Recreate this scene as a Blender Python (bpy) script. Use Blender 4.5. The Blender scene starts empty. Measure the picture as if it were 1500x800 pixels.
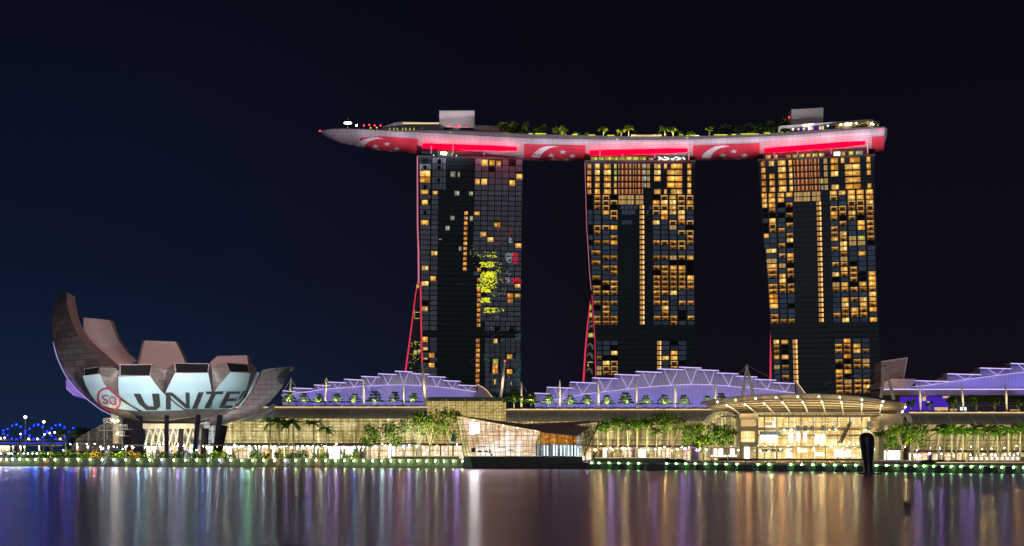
import bpy, math, random
from mathutils import Vector
R = math.radians
rnd = random.Random(7)
sc = bpy.context.scene
C = sc.collection
CAMH, HOR, F = 8.0, 658.0, 1900.0      # camera height (m), horizon row and focal length measured in 1500 px wide pixels

# ---------------------------------------------------------------- camera
cd = bpy.data.cameras.new('camera'); cam = bpy.data.objects.new('camera', cd); C.objects.link(cam)
cam.location = (0, 0, CAMH); cam.rotation_euler = (R(90), 0, 0)
cd.sensor_width = 36; cd.lens = 36 * F / 1500; cd.shift_y = (HOR - 400) / 1500
cd.clip_start = 1; cd.clip_end = 8000
sc.camera = cam
# ---------------------------------------------------------------- night sky with a faint city glow low on the left
w = bpy.data.worlds.new('World'); sc.world = w; w.use_nodes = True
nt = w.node_tree; nt.nodes.clear()
def N(t, **k):
    n = nt.nodes.new(t)
    for a, b in k.items(): setattr(n, a, b)
    return n
out = N('ShaderNodeOutputWorld'); tc = N('ShaderNodeTexCoord'); sp = N('ShaderNodeSeparateXYZ')
nt.links.new(tc.outputs['Generated'], sp.inputs[0])
rz = N('ShaderNodeValToRGB'); nt.links.new(sp.outputs['Z'], rz.inputs[0])
rz.color_ramp.elements[0].color = (0.0072, 0.0182, 0.046, 1); rz.color_ramp.elements[1].position = .36
rz.color_ramp.elements[1].color = (0.0024, 0.0028, 0.0085, 1)
e = rz.color_ramp.elements.new(.13); e.color = (0.0040, 0.0074, 0.0225, 1)
rz2 = N('ShaderNodeValToRGB'); nt.links.new(sp.outputs['Z'], rz2.inputs[0])
rz2.color_ramp.elements[0].color = (0.0062, 0.0046, 0.0095, 1); rz2.color_ramp.elements[1].position = .36
rz2.color_ramp.elements[1].color = (0.0022, 0.0022, 0.0058, 1)
mr = N('ShaderNodeMapRange', interpolation_type='SMOOTHSTEP'); mr.inputs[1].default_value = -.36; mr.inputs[2].default_value = .12
nt.links.new(sp.outputs['X'], mr.inputs[0])
mx = N('ShaderNodeMix', data_type='RGBA'); nt.links.new(mr.outputs[0], mx.inputs[0])
nt.links.new(rz.outputs[0], mx.inputs[6]); nt.links.new(rz2.outputs[0], mx.inputs[7])
b1 = N('ShaderNodeBackground'); b1.inputs[1].default_value = 1.0; nt.links.new(mx.outputs[2], b1.inputs[0])
sky = N('ShaderNodeTexSky', sky_type='NISHITA'); sky.sun_disc = False; sky.sun_elevation = R(-6); sky.sun_rotation = R(190)
b2 = N('ShaderNodeBackground'); b2.inputs[1].default_value = 0.004; nt.links.new(sky.outputs[0], b2.inputs[0])
ad = N('ShaderNodeAddShader'); nt.links.new(b1.outputs[0], ad.inputs[0]); nt.links.new(b2.outputs[0], ad.inputs[1])
nt.links.new(ad.outputs[0], out.inputs[0])
# glow of the city across the bay, behind the camera: one wide, weak sun
sl = bpy.data.lights.new('sun', 'SUN'); sl.energy = 0.26; sl.angle = R(25); sl.color = (.93, .93, 1.0)
so = bpy.data.objects.new('sun', sl); C.objects.link(so); so.rotation_euler = (R(78), 0, R(-14))
vs = sc.view_settings; vs.view_transform = 'Standard'; vs.look = 'None'; vs.exposure = 0; vs.gamma = 1; vs.use_curve_mapping = False
cy = sc.cycles; cy.use_denoising = True; cy.max_bounces = 4; cy.diffuse_bounces = 1; cy.glossy_bounces = 3
cy.sample_clamp_indirect = 20; cy.caustics_reflective = False; cy.caustics_refractive = False
try: cy.denoiser = 'OPENIMAGEDENOISE'
except Exception: pass

# ---------------------------------------------------------------- helpers
def P(px, py, Y): return ((px - 750) * Y / F, Y, CAMH + (HOR - py) * Y / F)
def X_(px, Y): return (px - 750) * Y / F
def Z_(py, Y): return CAMH + (HOR - py) * Y / F
def lerp(a, b, t): return a + (b - a) * t
def interp(pts, x):
    if x <= pts[0][0]: return pts[0][1]
    for (x0, y0), (x1, y1) in zip(pts, pts[1:]):
        if x <= x1: return lerp(y0, y1, (x - x0) / (x1 - x0))
    return pts[-1][1]
def zoomer(x0, y0, k): return lambda x, y: (x0 + x / k, y0 + y / k)
def tag(o, label=None, cat=None, group=None, kind=None):
    if label: o['label'] = label
    if cat: o['category'] = cat
    if group: o['group'] = group
    if kind: o['kind'] = kind
    return o
def thing(name, label, cat, loc=(0, 0, 0), group=None, rz=0):
    o = bpy.data.objects.new(name, None); C.objects.link(o); o.location = loc; o.rotation_euler = (0, 0, rz)
    o.empty_display_size = 1
    return tag(o, label, cat, group)
def dup(root, loc, label=None, rz=0, s=1.0, group=None):
    r = root.copy(); C.objects.link(r); r.location = loc; r.rotation_euler = (0, 0, rz); r.scale = (s, s, s)
    if label: r['label'] = label
    if group: r['group'] = group
    for ch in list(root.children):
        c = ch.copy(); C.objects.link(c); c.parent = r
        for g in ch.children:
            d = g.copy(); C.objects.link(d); d.parent = c
    return r
class MB:
    def __init__(s): s.v = []; s.f = []; s.m = []; s.uv = []; s.rn = []
    def face(s, pts, mat=0, uv=None, rn=None):
        i = len(s.v); s.v += [tuple(p) for p in pts]; s.f.append(tuple(range(i, i + len(pts)))); s.m.append(mat)
        s.uv.append(uv or ([(0, 0), (1, 0), (1, 1), (0, 1)] if len(pts) == 4 else [(0, 0)] * len(pts)))
        s.rn.append(rn or (0.5, 0.5))
    def grid(s, rows, mat=0, closed=False):
        """rows of equal length; shared vertices"""
        i = len(s.v); n = len(rows[0])
        for r in rows: s.v += [tuple(p) for p in r]
        for a in range(len(rows) - 1):
            for b in range(n if closed else n - 1):
                b2 = (b + 1) % n
                s.f.append((i + a * n + b, i + a * n + b2, i + (a + 1) * n + b2, i + (a + 1) * n + b)); s.m.append(mat)
                u0, u1 = b / max(1, n - 1), (b + 1) / max(1, n - 1); v0, v1 = a / (len(rows) - 1), (a + 1) / (len(rows) - 1)
                s.uv.append([(u0, v0), (u1, v0), (u1, v1), (u0, v1)]); s.rn.append((.5, .5))
    def hexa(s, a, b, mat=0):
        """a, b: two quads (4 points each, same order): closed block between them"""
        s.face(a, mat); s.face(b[::-1], mat)
        for i in range(4):
            j = (i + 1) % 4; s.face([a[i], b[i], b[j], a[j]], mat)
    def box(s, x0, x1, y0, y1, z0, z1, mat=0):
        a = [(x0, y0, z0), (x1, y0, z0), (x1, y0, z1), (x0, y0, z1)]
        s.hexa(a, [(x, y1, z) for x, y, z in a], mat)
    def pbox(s, px0, py0, px1, py1, Y, D, mat=0):
        """block whose front face spans the measured rectangle at distance Y and that is D deep"""
        s.box(X_(px0, Y), X_(px1, Y), Y, Y + D, Z_(py1, Y), Z_(py0, Y), mat)
    def tube(s, p0, p1, r0, r1=None, n=6, mat=0, cap=True):
        r1 = r0 if r1 is None else r1
        p0 = Vector(p0); p1 = Vector(p1); d = (p1 - p0)
        if d.length < 1e-6: return
        d.normalize(); u = d.orthogonal().normalized(); w_ = d.cross(u)
        ra = [p0 + (u * math.cos(t) + w_ * math.sin(t)) * r0 for t in [2 * math.pi * k / n for k in range(n)]]
        rb = [p1 + (u * math.cos(t) + w_ * math.sin(t)) * r1 for t in [2 * math.pi * k / n for k in range(n)]]
        s.grid([ra, rb], mat, closed=True)
        if cap: s.face(ra[::-1], mat); s.face(rb, mat)
    def chain(s, pts, r, n=6, mat=0):
        rr = r if isinstance(r, (list, tuple)) else [r] * len(pts)
        for a, b, ra, rb in zip(pts, pts[1:], rr, rr[1:]): s.tube(a, b, ra, rb, n, mat)
    def ball(s, c, r, mat=0, n=8, m=5, sz=1.0):
        rows = []
        for a in range(m + 1):
            t = math.pi * a / m
            rows.append([(c[0] + r * math.sin(t) * math.cos(2 * math.pi * b / n), c[1] + r * math.sin(t) * math.sin(2 * math.pi * b / n), c[2] - r * sz * math.cos(t)) for b in range(n)])
        s.grid(rows, mat, closed=True)
    def extrude(s, front, D, mat=0):
        """front: polygon (3D points); closed prism D deep along +Y"""
        back = [(x, y + D, z) for x, y, z in front]
        s.face(front, mat); s.face(back[::-1], mat)
        for i in range(len(front)):
            j = (i + 1) % len(front); s.face([front[i], back[i], back[j], front[j]], mat)
    def build(s, name, mats, parent=None, smooth=False, kind=None, loc=None):
        me = bpy.data.meshes.new(name)
        o_ = Vector(parent.matrix_basis.translation) if parent else Vector(loc or (0, 0, 0))
        if parent and parent.parent: o_ = o_ + parent.parent.matrix_basis.translation
        vs_ = [(x - o_.x, y - o_.y, z - o_.z) for x, y, z in s.v]
        me.from_pydata(vs_, [], s.f)
        if not isinstance(mats, (list, tuple)): mats = [mats]
        for m_ in mats: me.materials.append(m_)
        me.polygons.foreach_set('material_index', s.m)
        l1 = me.uv_layers.new(name='uv'); l2 = me.uv_layers.new(name='rnd')
        a = []; b = []
        for u, r_ in zip(s.uv, s.rn):
            for q in u: a += [q[0], q[1]]; b += [r_[0], r_[1]]
        l1.data.foreach_set('uv', a); l2.data.foreach_set('uv', b)
        if smooth: me.polygons.foreach_set('use_smooth', [True] * len(s.f))
        me.validate(); me.update()
        o = bpy.data.objects.new(name, me); C.objects.link(o)
        if parent: o.parent = parent
        elif loc: o.location = loc
        if kind: o['kind'] = kind
        return o
# ---------------------------------------------------------------- materials
M = {}
class NT:
    def __init__(s, name):
        s.m = bpy.data.materials.new(name); s.m.use_nodes = True; s.t = s.m.node_tree; s.t.nodes.clear(); M[name] = s.m
        s.o = s.t.nodes.new('ShaderNodeOutputMaterial')
    def n(s, t, **k):
        x = s.t.nodes.new(t)
        for a, b in k.items(): setattr(x, a, b)
        return x
    def put(s, v, sock):
        if hasattr(v, 'is_output'): s.t.links.new(v, sock)
        else: sock.default_value = v
    def math(s, op, a, b=0.0, c=0.0):
        x = s.n('ShaderNodeMath', operation=op); s.put(a, x.inputs[0]); s.put(b, x.inputs[1]); s.put(c, x.inputs[2]); return x.outputs[0]
    def mix(s, f, a, b):
        x = s.n('ShaderNodeMix', data_type='RGBA'); s.put(f, x.inputs[0]); s.put(a, x.inputs[6]); s.put(b, x.inputs[7]); return x.outputs[2]
    def noise(s, scale, vec=None, detail=2.0, rough=.5):
        x = s.n('ShaderNodeTexNoise'); x.inputs['Scale'].default_value = scale; x.inputs['Detail'].default_value = detail
        x.inputs['Roughness'].default_value = rough
        if vec is not None: s.put(vec, x.inputs['Vector'])
        return x.outputs['Fac']
    def ramp(s, f, stops):
        x = s.n('ShaderNodeValToRGB'); s.put(f, x.inputs[0]); el = x.color_ramp.elements
        el[0].position, el[0].color = stops[0][0], stops[0][1] + (1,); el[1].position, el[1].color = stops[-1][0], stops[-1][1] + (1,)
        for p, c in stops[1:-1]: q = el.new(p); q.color = c + (1,)
        return x.outputs[0]
    def obj(s): return s.n('ShaderNodeTexCoord').outputs['Object']
    def uv(s, layer='uv'):
        x = s.n('ShaderNodeUVMap'); x.uv_map = layer; y = s.n('ShaderNodeSeparateXYZ'); s.t.links.new(x.outputs[0], y.inputs[0]); return y.outputs[0], y.outputs[1]
    def comb(s, a, b, c=0.0):
        x = s.n('ShaderNodeCombineXYZ'); s.put(a, x.inputs[0]); s.put(b, x.inputs[1]); s.put(c, x.inputs[2]); return x.outputs[0]
    def pbr(s, col, rough=.6, metal=0.0, emc=None, ems=0.0, normal=None, alpha=None):
        b = s.n('ShaderNodeBsdfPrincipled'); s.put(col if hasattr(col, 'is_output') else tuple(col) + (1,), b.inputs['Base Color'])
        s.put(rough, b.inputs['Roughness']); s.put(metal, b.inputs['Metallic'])
        if emc is not None: s.put(emc if hasattr(emc, 'is_output') else tuple(emc) + (1,), b.inputs['Emission Color']); s.put(ems, b.inputs['Emission Strength'])
        if normal is not None: s.put(normal, b.inputs['Normal'])
        s.t.links.new(b.outputs[0], s.o.inputs[0]); return b
    def emit(s, col, st):
        b = s.n('ShaderNodeEmission'); s.put(col if hasattr(col, 'is_output') else tuple(col) + (1,), b.inputs[0]); s.put(st, b.inputs[1])
        s.t.links.new(b.outputs[0], s.o.inputs[0])
def mat(name, col, rough=.6, metal=0.0, var=.18, scale=.35, bump=0.0):
    q = NT(name); nz = q.noise(scale, q.obj(), 4.0)
    a = tuple(max(0, c * (1 - var)) for c in col) + (1,); b = tuple(c * (1 + var) for c in col) + (1,)
    cc = q.mix(q.math('MULTIPLY_ADD', nz, 2.0, -.5), a, b)
    nrm = None
    if bump:
        x = q.n('ShaderNodeBump'); x.inputs['Strength'].default_value = bump; q.put(q.noise(scale * 6, q.obj(), 3.0), x.inputs['Height']); nrm = x.outputs[0]
    q.pbr(cc, rough, metal, normal=nrm); return q.m
def glow(name, col, st):
    q = NT(name); q.emit(col, st); q.m.cycles.emission_sampling = 'FRONT_BACK' if st >= 4 else 'AUTO'; return q.m
mat('asphalt', (.06, .06, .06)); mat('concrete', (.30, .29, .27), .8); mat('concrete_dark', (.10, .10, .095), .8)
mat('stone', (.25, .22, .17), .85, scale=1.2, bump=.3); mat('wall_green', (.13, .16, .10), .85, bump=.2, scale=1.0); mat('steel_pale', (.62, .58, .50), .4); mat('steel_white', (.75, .73, .68), .4)
mat('steel_dark', (.05, .05, .055), .5); mat('mullion', (.10, .085, .06), .5); mat('roof_brown', (.34, .30, .27), .45, scale=.1)
mat('roof_dark', (.07, .065, .06), .5); mat('trunk', (.20, .16, .11), .8, scale=2); mat('palm_trunk', (.24, .22, .17), .8, scale=2)
mat('beige', (.50, .44, .34), .7); mat('black_metal', (.03, .03, .035), .4); mat('green_deck', (.38, .50, .28), .8)
mat('box_wall', (.56, .50, .50), .7, var=.06); mat('wood', (.25, .15, .07), .6); mat('buoy_yellow', (.45, .30, .05), .5); mat('banner', (.08, .25, .50), .6); mat('slat_olive', (.26, .22, .12), .6)
def leafmat(name, a, b):
    q = NT(name); u, v = q.uv('rnd'); c = q.mix(u, a + (1,), b + (1,))
    d = q.n('ShaderNodeBsdfDiffuse'); q.put(c, d.inputs[0]); t = q.n('ShaderNodeBsdfTranslucent'); q.put(c, t.inputs[0])
    x = q.n('ShaderNodeMixShader'); x.inputs[0].default_value = .35
    q.t.links.new(d.outputs[0], x.inputs[1]); q.t.links.new(t.outputs[0], x.inputs[2]); q.t.links.new(x.outputs[0], q.o.inputs[0]); return q.m
leafmat('leaf', (.045, .10, .02), (.12, .20, .035)); leafmat('leaf_palm', (.06, .17, .012), (.14, .32, .03)); leafmat('leaf_dark', (.018, .045, .018), (.05, .09, .03))
leafmat('leaf_yellow', (.12, .20, .015), (.28, .30, .03)); leafmat('leaf_hedge', (.04, .11, .01), (.16, .22, .02)); leafmat('leaf_orange', (.28, .13, .02), (.22, .22, .03))
glow('lamp_white', (1.0, .97, .90), 5); glow('lamp_green', (.62, 1.0, .42), 90); glow('lamp_deep_green', (.42, 1.0, .34), 45); glow('bridge_edge', (.04, .10, 1.0), 1.3); glow('lamp_warm', (1.0, .70, .32), 70); glow('lamp_pink', (1.0, .80, .58), 14); glow('spark_blue', (.25, .55, 1.0), 230); glow('spark_rose', (1.0, .35, .42), 200); glow('spark_violet', (.55, .28, 1.0), 230); glow('spark_cyan', (.45, 1.0, .95), 200); glow('spark_gold', (1.0, .62, .18), 260)
glow('lamp_red', (1.0, .03, .06), 5); glow('lamp_blue', (.0006, .0025, 1.0), 150); glow('emblem', (1, .96, .90), 34); glow('lamp_yellow', (1.0, .82, .34), 90); glow('lamp_cool', (.70, .95, 1.0), 90); glow('lamp_cyan', (.3, .75, 1.0), 3); glow('neon', (.66, .52, 1.0), 1.3); glow('neon_soft', (.52, .44, 1.0), .65)
glow('led_red', (1.0, .0, .012), 4.5); glow('led_edge', (.95, .05, .12), .8); glow('led_pink', (.80, .22, .34), .75)
glow('shop_white', (1.0, .90, .74), 2.6); glow('shop_warm', (1.0, .62, .25), .75); glow('shop_purple', (.55, .35, 1.0), .9); glow('violet', (.13, .04, .9), .45)
glow('gold_line', (1.0, .72, .35), 1.0); glow('cool_line', (.65, .9, 1.0), 2.2); glow('teal', (.2, .75, .5), .25)
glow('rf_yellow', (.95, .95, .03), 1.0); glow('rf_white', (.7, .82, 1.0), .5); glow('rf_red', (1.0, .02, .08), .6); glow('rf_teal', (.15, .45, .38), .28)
# lit hotel windows: brightness varies inside each pane (curtain box light, furniture in shade)
def winmat(name, kind, cols, st):
    q = NT(name); u, v = q.uv(); r1, r2 = q.uv('rnd')
    vec = q.comb(q.math('MULTIPLY_ADD', u, 2.6, q.math('MULTIPLY', r1, 97)), q.math('MULTIPLY_ADD', v, 1.7, q.math('MULTIPLY', r2, 53)))
    nz = q.noise(1.7, vec, 2.0)
    hx = q.math('DIVIDE', q.math('SUBTRACT', u, q.math('MULTIPLY_ADD', r1, .5, .25)), .42); hy = q.math('DIVIDE', q.math('SUBTRACT', v, q.math('MULTIPLY_ADD', r2, .3, .40)), .62)
    spot = q.math('MAXIMUM', q.math('SUBTRACT', 1.0, q.math('SQRT', q.math('ADD', q.math('MULTIPLY', hx, hx), q.math('MULTIPLY', hy, hy)))), 0.0)
    hot = q.math('ADD', q.math('MULTIPLY', q.math('MULTIPLY', spot, spot), 1.6), q.math('MULTIPLY', q.math('POWER', nz, 4.0), 2.5))
    col = q.mix(r1, cols[0] + (1,), cols[1] + (1,))
    du = q.math('ABSOLUTE', q.math('SUBTRACT', u, .5)); hi = q.math('GREATER_THAN', v, .72)
    dim = q.math('MULTIPLY_ADD', q.math('POWER', r2, 1.3), .70, .62)
    if kind == 'g': b = q.math('MULTIPLY', dim, q.math('ADD', .34, q.math('MULTIPLY', hot, .9)))
    elif kind == 'd':
        blob = q.math('MULTIPLY', q.math('LESS_THAN', v, .48), q.math('LESS_THAN', du, .30))
        b = q.math('ADD', q.math('MULTIPLY', q.math('MULTIPLY', hi, dim), .45), q.math('MULTIPLY', q.math('MULTIPLY', dim, q.math('ADD', .13, q.math('MULTIPLY', hot, .35))), q.math('SUBTRACT', 1.0, q.math('MULTIPLY', blob, .8))))
    elif kind == 'f':
        edge = q.math('MAXIMUM', hi, q.math('MULTIPLY', q.math('GREATER_THAN', du, .37), .6)); b = q.math('ADD', .03, q.math('MULTIPLY', edge, .62))
    elif kind == 's': b = q.math('ADD', .42, q.math('MULTIPLY', q.math('GREATER_THAN', u, .70), 1.1))
    elif kind == 'p': b = q.math('ADD', .55, q.math('MULTIPLY', q.math('SINE', q.math('MULTIPLY', u, 30)), .18))
    elif kind == 'r':
        su = q.math('ABSOLUTE', q.math('SUBTRACT', q.math('FRACT', q.math('MULTIPLY', u, 2.0)), .5))
        bar = q.math('GREATER_THAN', su, .34); col = q.mix(bar, (.42, .07, .015, 1), (1.0, .55, .25, 1))
        b = q.math('ADD', .50, q.math('MULTIPLY', q.math('MULTIPLY', bar, v), .55))
    if kind in 'gdp':
        ml = q.math('LESS_THAN', q.math('ABSOLUTE', q.math('SUBTRACT', q.math('FRACT', q.math('MULTIPLY_ADD', u, 2.0, .5)), .5)), .09); eg = q.math('GREATER_THAN', du, .455)
        b = q.math('MULTIPLY', b, q.math('SUBTRACT', 1.0, q.math('MULTIPLY', q.math('MAXIMUM', ml, eg), .6)))
    q.emit(col, q.math('MULTIPLY', b, st)); return q.m
gold = ((1.0, .39, .045), (1.0, .60, .18))
winmat('win_g', 'g', gold, 1.3); winmat('win_d', 'd', ((1.0, .50, .13), (1.0, .43, .08)), .92); winmat('win_f', 'f', ((1.0, .58, .20), (1.0, .50, .13)), 1.05)
winmat('win_s', 's', ((1.0, .50, .14), (1.0, .55, .18)), 1.0); winmat('win_p', 'p', ((1.0, .66, .26), (1.0, .58, .20)), .75); winmat('win_r', 'r', gold, .7)
winmat('win_o', 'g', ((1.0, .36, .07), (1.0, .44, .12)), .95); winmat('win_w', 'g', ((.75, .78, .50), (.62, .70, .52)), .6); winmat('win_y', 'g', ((.85, .80, .18), (.80, .72, .12)), .9)
def curtain(name, c0, c1):
    q = NT(name); u, v = q.uv(); r1, r2 = q.uv('rnd')
    st = q.math('GREATER_THAN', q.math('FRACT', q.math('MULTIPLY', u, 4.0)), .16)
    c = q.mix(r1, c0 + (1,), c1 + (1,)); c = q.mix(st, (.02, .025, .03, 1), c); q.pbr(c, .45); return q.m
curtain('curtain_grey', (.26, .33, .44), (.42, .50, .64)); curtain('curtain_blue', (.17, .27, .46), (.30, .43, .66)); mat('void', (.012, .012, .014), .6)
q = NT('facade_glass'); sx = q.n('ShaderNodeSeparateXYZ'); q.t.links.new(q.obj(), sx.inputs[0])
gx = q.math('GREATER_THAN', q.math('FRACT', q.math('MULTIPLY', sx.outputs[0], .62)), .14); gz = q.math('GREATER_THAN', q.math('FRACT', q.math('MULTIPLY', sx.outputs[2], .305)), .12)
q.pbr(q.mix(q.math('MULTIPLY', gx, gz), (.014, .020, .026, 1), q.mix(q.noise(.03, q.obj()), (.030, .048, .070, 1), (.055, .078, .108, 1))), .35); mat('facade_line', (.018, .026, .034), .5)
# hull panels of the sky deck
q = NT('hull_panel'); sx = q.n('ShaderNodeSeparateXYZ'); q.t.links.new(q.obj(), sx.inputs[0])
gx = q.math('GREATER_THAN', q.math('FRACT', q.math('MULTIPLY', sx.outputs[0], .30)), .06); gz = q.math('GREATER_THAN', q.math('FRACT', q.math('MULTIPLY', sx.outputs[2], .8)), .12)
q.pbr(q.mix(q.math('MULTIPLY', gx, gz), (.30, .27, .27, 1), q.mix(q.noise(.25, q.obj(), 4.0), (.38, .34, .36, 1), (.66, .60, .64, 1))), .45)
q = NT('flag_projection_red'); q.pbr(q.mix(q.noise(.3, q.obj(), 4.0), (.58, .035, .065, 1), (.80, .07, .11, 1)), .5)  # projected flag light painted as base colour, red here, white below
mat('flag_projection_white', (.80, .76, .76), .5, var=.08); mat('hull_grey', (.17, .155, .16), .5)
# museum skins: projected light and unlit faces painted as separate base colours
def panels(name, a, b, kx, kz):
    q = NT(name); sx = q.n('ShaderNodeSeparateXYZ'); q.t.links.new(q.obj(), sx.inputs[0])
    br = q.n('ShaderNodeTexBrick'); q.t.links.new(q.comb(q.math('MULTIPLY', sx.outputs[0], kx), q.math('MULTIPLY', sx.outputs[2], kz)), br.inputs[0])
    br.inputs['Color1'].default_value = a + (1,); br.inputs['Color2'].default_value = b + (1,); br.inputs['Mortar'].default_value = tuple(c * .45 for c in a) + (1,)
    br.inputs['Scale'].default_value = 1; br.inputs['Mortar Size'].default_value = .012; q.pbr(br.outputs[0], .5); return q.m
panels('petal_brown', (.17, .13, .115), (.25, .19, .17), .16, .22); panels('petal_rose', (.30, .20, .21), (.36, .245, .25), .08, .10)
panels('petal_dark', (.10, .08, .078), (.155, .125, .12), .066, .085); mat('petal_smooth', (.36, .255, .245), .6, var=.06); mat('column_dark', (.012, .010, .018), 1.0); mat('petal_painted_light', (.60, .76, .84), .55, var=.05, scale=.05); mat('petal_belly', (.19, .165, .155), .6, var=.1, scale=.06)
mat('letter_grey', (.055, .05, .052), .7); mat('ring_red', (.62, .07, .11), .6); mat('petal_painted_glow', (.40, .22, .70), .5)
q = NT('roof_lilac'); sx = q.n('ShaderNodeSeparateXYZ'); q.t.links.new(q.obj(), sx.inputs[0])
gx = q.math('GREATER_THAN', q.math('FRACT', q.math('MULTIPLY', sx.outputs[0], .55)), .12)
q.pbr(q.mix(gx, (.42, .40, .46, 1), q.mix(q.noise(.05, q.obj()), (.46, .45, .52, 1), (.72, .70, .78, 1))), .5)
# glass of the arcade: lit interior seen through curtain wall glazing
def arcade(name, c0, c1, c2, st, fl=.19):
    """lit interior behind glazing: bays, floor lines and bright fittings"""
    q = NT(name); sx = q.n('ShaderNodeSeparateXYZ'); q.t.links.new(q.obj(), sx.inputs[0]); x, z = sx.outputs[0], sx.outputs[2]
    n1 = q.noise(1.0, q.comb(q.math('MULTIPLY', x, .045), q.math('MULTIPLY', z, .12)), 2.0); nb = q.noise(1.0, q.comb(q.math('MULTIPLY', x, .55), q.math('MULTIPLY', z, .04)), 3.0, .7)
    n2 = q.noise(1.0, q.comb(q.math('MULTIPLY', x, .35), q.math('MULTIPLY', z, 1.1)), 3.0, .6)
    bay = q.math('LESS_THAN', q.math('FRACT', q.math('MULTIPLY', x, .105)), .10); floor = q.math('LESS_THAN', q.math('FRACT', q.math('MULTIPLY_ADD', z, fl, .2)), .13)
    f = q.math('ADD', q.math('ADD', q.math('MULTIPLY', n1, .35), q.math('MULTIPLY', nb, .40)), q.math('MULTIPLY', n2, .25))
    f = q.math('ADD', f, q.math('MULTIPLY', bay, .10)); f = q.math('SUBTRACT', f, q.math('MULTIPLY', floor, .09))
    col = q.ramp(f, [(.38, c0), (.50, c1), (.64, c2)])
    hot = q.math('MULTIPLY', q.math('GREATER_THAN', n2, .63), .8)
    q.emit(col, q.math('MULTIPLY', q.math('ADD', q.math('MULTIPLY_ADD', nb, 1.2, .30), hot), st)); return q.m
arcade('arcade_glass', (.24, .19, .06), (.60, .48, .18), (1.0, .86, .46), .95)
arcade('arcade_dim', (.13, .10, .04), (.40, .30, .11), (.85, .66, .28), .90)
arcade('arcade_cool', (.10, .11, .12), (.50, .50, .42), (.72, .82, 1.0), .8)
arcade('gallery_glass', (.55, .38, .12), (.72, .54, .18), (.80, .62, .26), .80)
arcade('plaza_back', (.60, .34, .09), (1.0, .66, .24), (1.0, .88, .62), 1.5)
arcade('shop_front', (.42, .24, .08), (1.0, .72, .42), (1.0, .95, .88), 1.15)
arcade('lean_glass', (.05, .045, .06), (.14, .12, .10), (.45, .36, .24), .55)
arcade('pavilion_glass', (.60, .36, .17), (.95, .66, .42), (1.0, .85, .66), 1.0)
arcade('pavilion_shop', (.8, .55, .35), (1.0, .86, .72), (1.0, 1.0, 1.0), 1.15)
arcade('pavilion_orange', (.25, .05, .003), (.75, .26, .03), (1.0, .62, .20), .62)
arcade('pavilion_blue', (.10, .10, .11), (.34, .40, .42), (.80, .90, .95), .75)
q = NT('glass_pane'); g = q.n('ShaderNodeBsdfGlossy'); g.inputs[0].default_value = (.8, .85, .9, 1); g.inputs[1].default_value = .15
t = q.n('ShaderNodeBsdfTransparent'); t.inputs[0].default_value = (.93, .93, .90, 1); x = q.n('ShaderNodeMixShader'); x.inputs[0].default_value = .08
q.t.links.new(t.outputs[0], x.inputs[1]); q.t.links.new(g.outputs[0], x.inputs[2]); q.t.links.new(x.outputs[0], q.o.inputs[0])
for nm in ('column_dark', 'facade_line', 'void', 'facade_glass', 'curtain_grey', 'curtain_blue'):
    for nd in M[nm].node_tree.nodes:
        if nd.type == 'BSDF_PRINCIPLED': nd.inputs['Specular IOR Level'].default_value = .1
def lamp(kind, loc, energy, col, size=1.0, aim=None, angle=None, blend=.4, sy=None, name='floodlight'):
    if kind == 'POINT': kind, aim, angle, blend = 'SPOT', (loc[0], loc[1] + 10, loc[2] + 1), 150, .6      # unseen spot turned away from the bay to leave no streak there
    l = bpy.data.lights.new(name, kind); l.energy = energy; l.color = col
    if kind == 'SPOT': l.spot_size = R(angle); l.spot_blend = blend; l.shadow_soft_size = size
    elif kind == 'AREA': l.shape = 'RECTANGLE'; l.size = size; l.size_y = sy or size
    else: l.shadow_soft_size = size
    o = bpy.data.objects.new(name, l); C.objects.link(o); o.location = loc
    if aim: o.rotation_euler = (Vector(aim) - Vector(loc)).to_track_quat('-Z', 'Y').to_euler()
    return o
ORD = 'first second third fourth fifth sixth seventh eighth ninth tenth eleventh twelfth thirteenth fourteenth fifteenth sixteenth seventeenth eighteenth nineteenth twentieth'.split() + ['twenty-' + s for s in 'first second third fourth fifth sixth seventh eighth ninth'.split()] + ['thirtieth'] + ['thirty-' + s for s in 'first second third fourth fifth sixth seventh eighth ninth'.split()] + ['fortieth']

# ================================================================ water, land, sea wall
shore = [(-700, 680.5), (0, 683.3), (660, 686.1), (900, 687.9), (1060, 689.5), (1260, 691.5), (1500, 694.5), (2300, 704)]
def shoreY(px): return CAMH * F / (interp(shore, px) - HOR)
q = NT('water'); ob = q.obj(); mp = q.n('ShaderNodeMapping'); mp.inputs['Scale'].default_value = (.004, .022, 1); q.t.links.new(ob, mp.inputs[0])
nz = q.noise(1.0, mp.outputs[0], 4.0, .55)
rough = q.math('MULTIPLY_ADD', nz, .12, .145)
b = q.pbr((.006, .007, .011), rough); b.inputs['IOR'].default_value = 1.33
b_wide = q.n('ShaderNodeBsdfGlossy'); b_wide.inputs['Color'].default_value = (.70, .56, .95, 1); b_wide.inputs['Roughness'].default_value = .38  # lilac tint painted into the wide reflection
mixw = q.n('ShaderNodeMixShader'); mixw.inputs[0].default_value = .50; q.t.links.new(b.outputs[0], mixw.inputs[1]); q.t.links.new(b_wide.outputs[0], mixw.inputs[2]); q.t.links.new(mixw.outputs[0], q.o.inputs[0])
bp = q.n('ShaderNodeBump'); bp.inputs['Strength'].default_value = .22; bp.inputs['Distance'].default_value = 1.0
mp2 = q.n('ShaderNodeMapping'); mp2.inputs['Scale'].default_value = (.03, .55, 1); q.t.links.new(ob, mp2.inputs[0])
q.put(q.noise(1.0, mp2.outputs[0], 3.0), bp.inputs['Height']); q.t.links.new(bp.outputs[0], b.inputs['Normal'])
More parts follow.
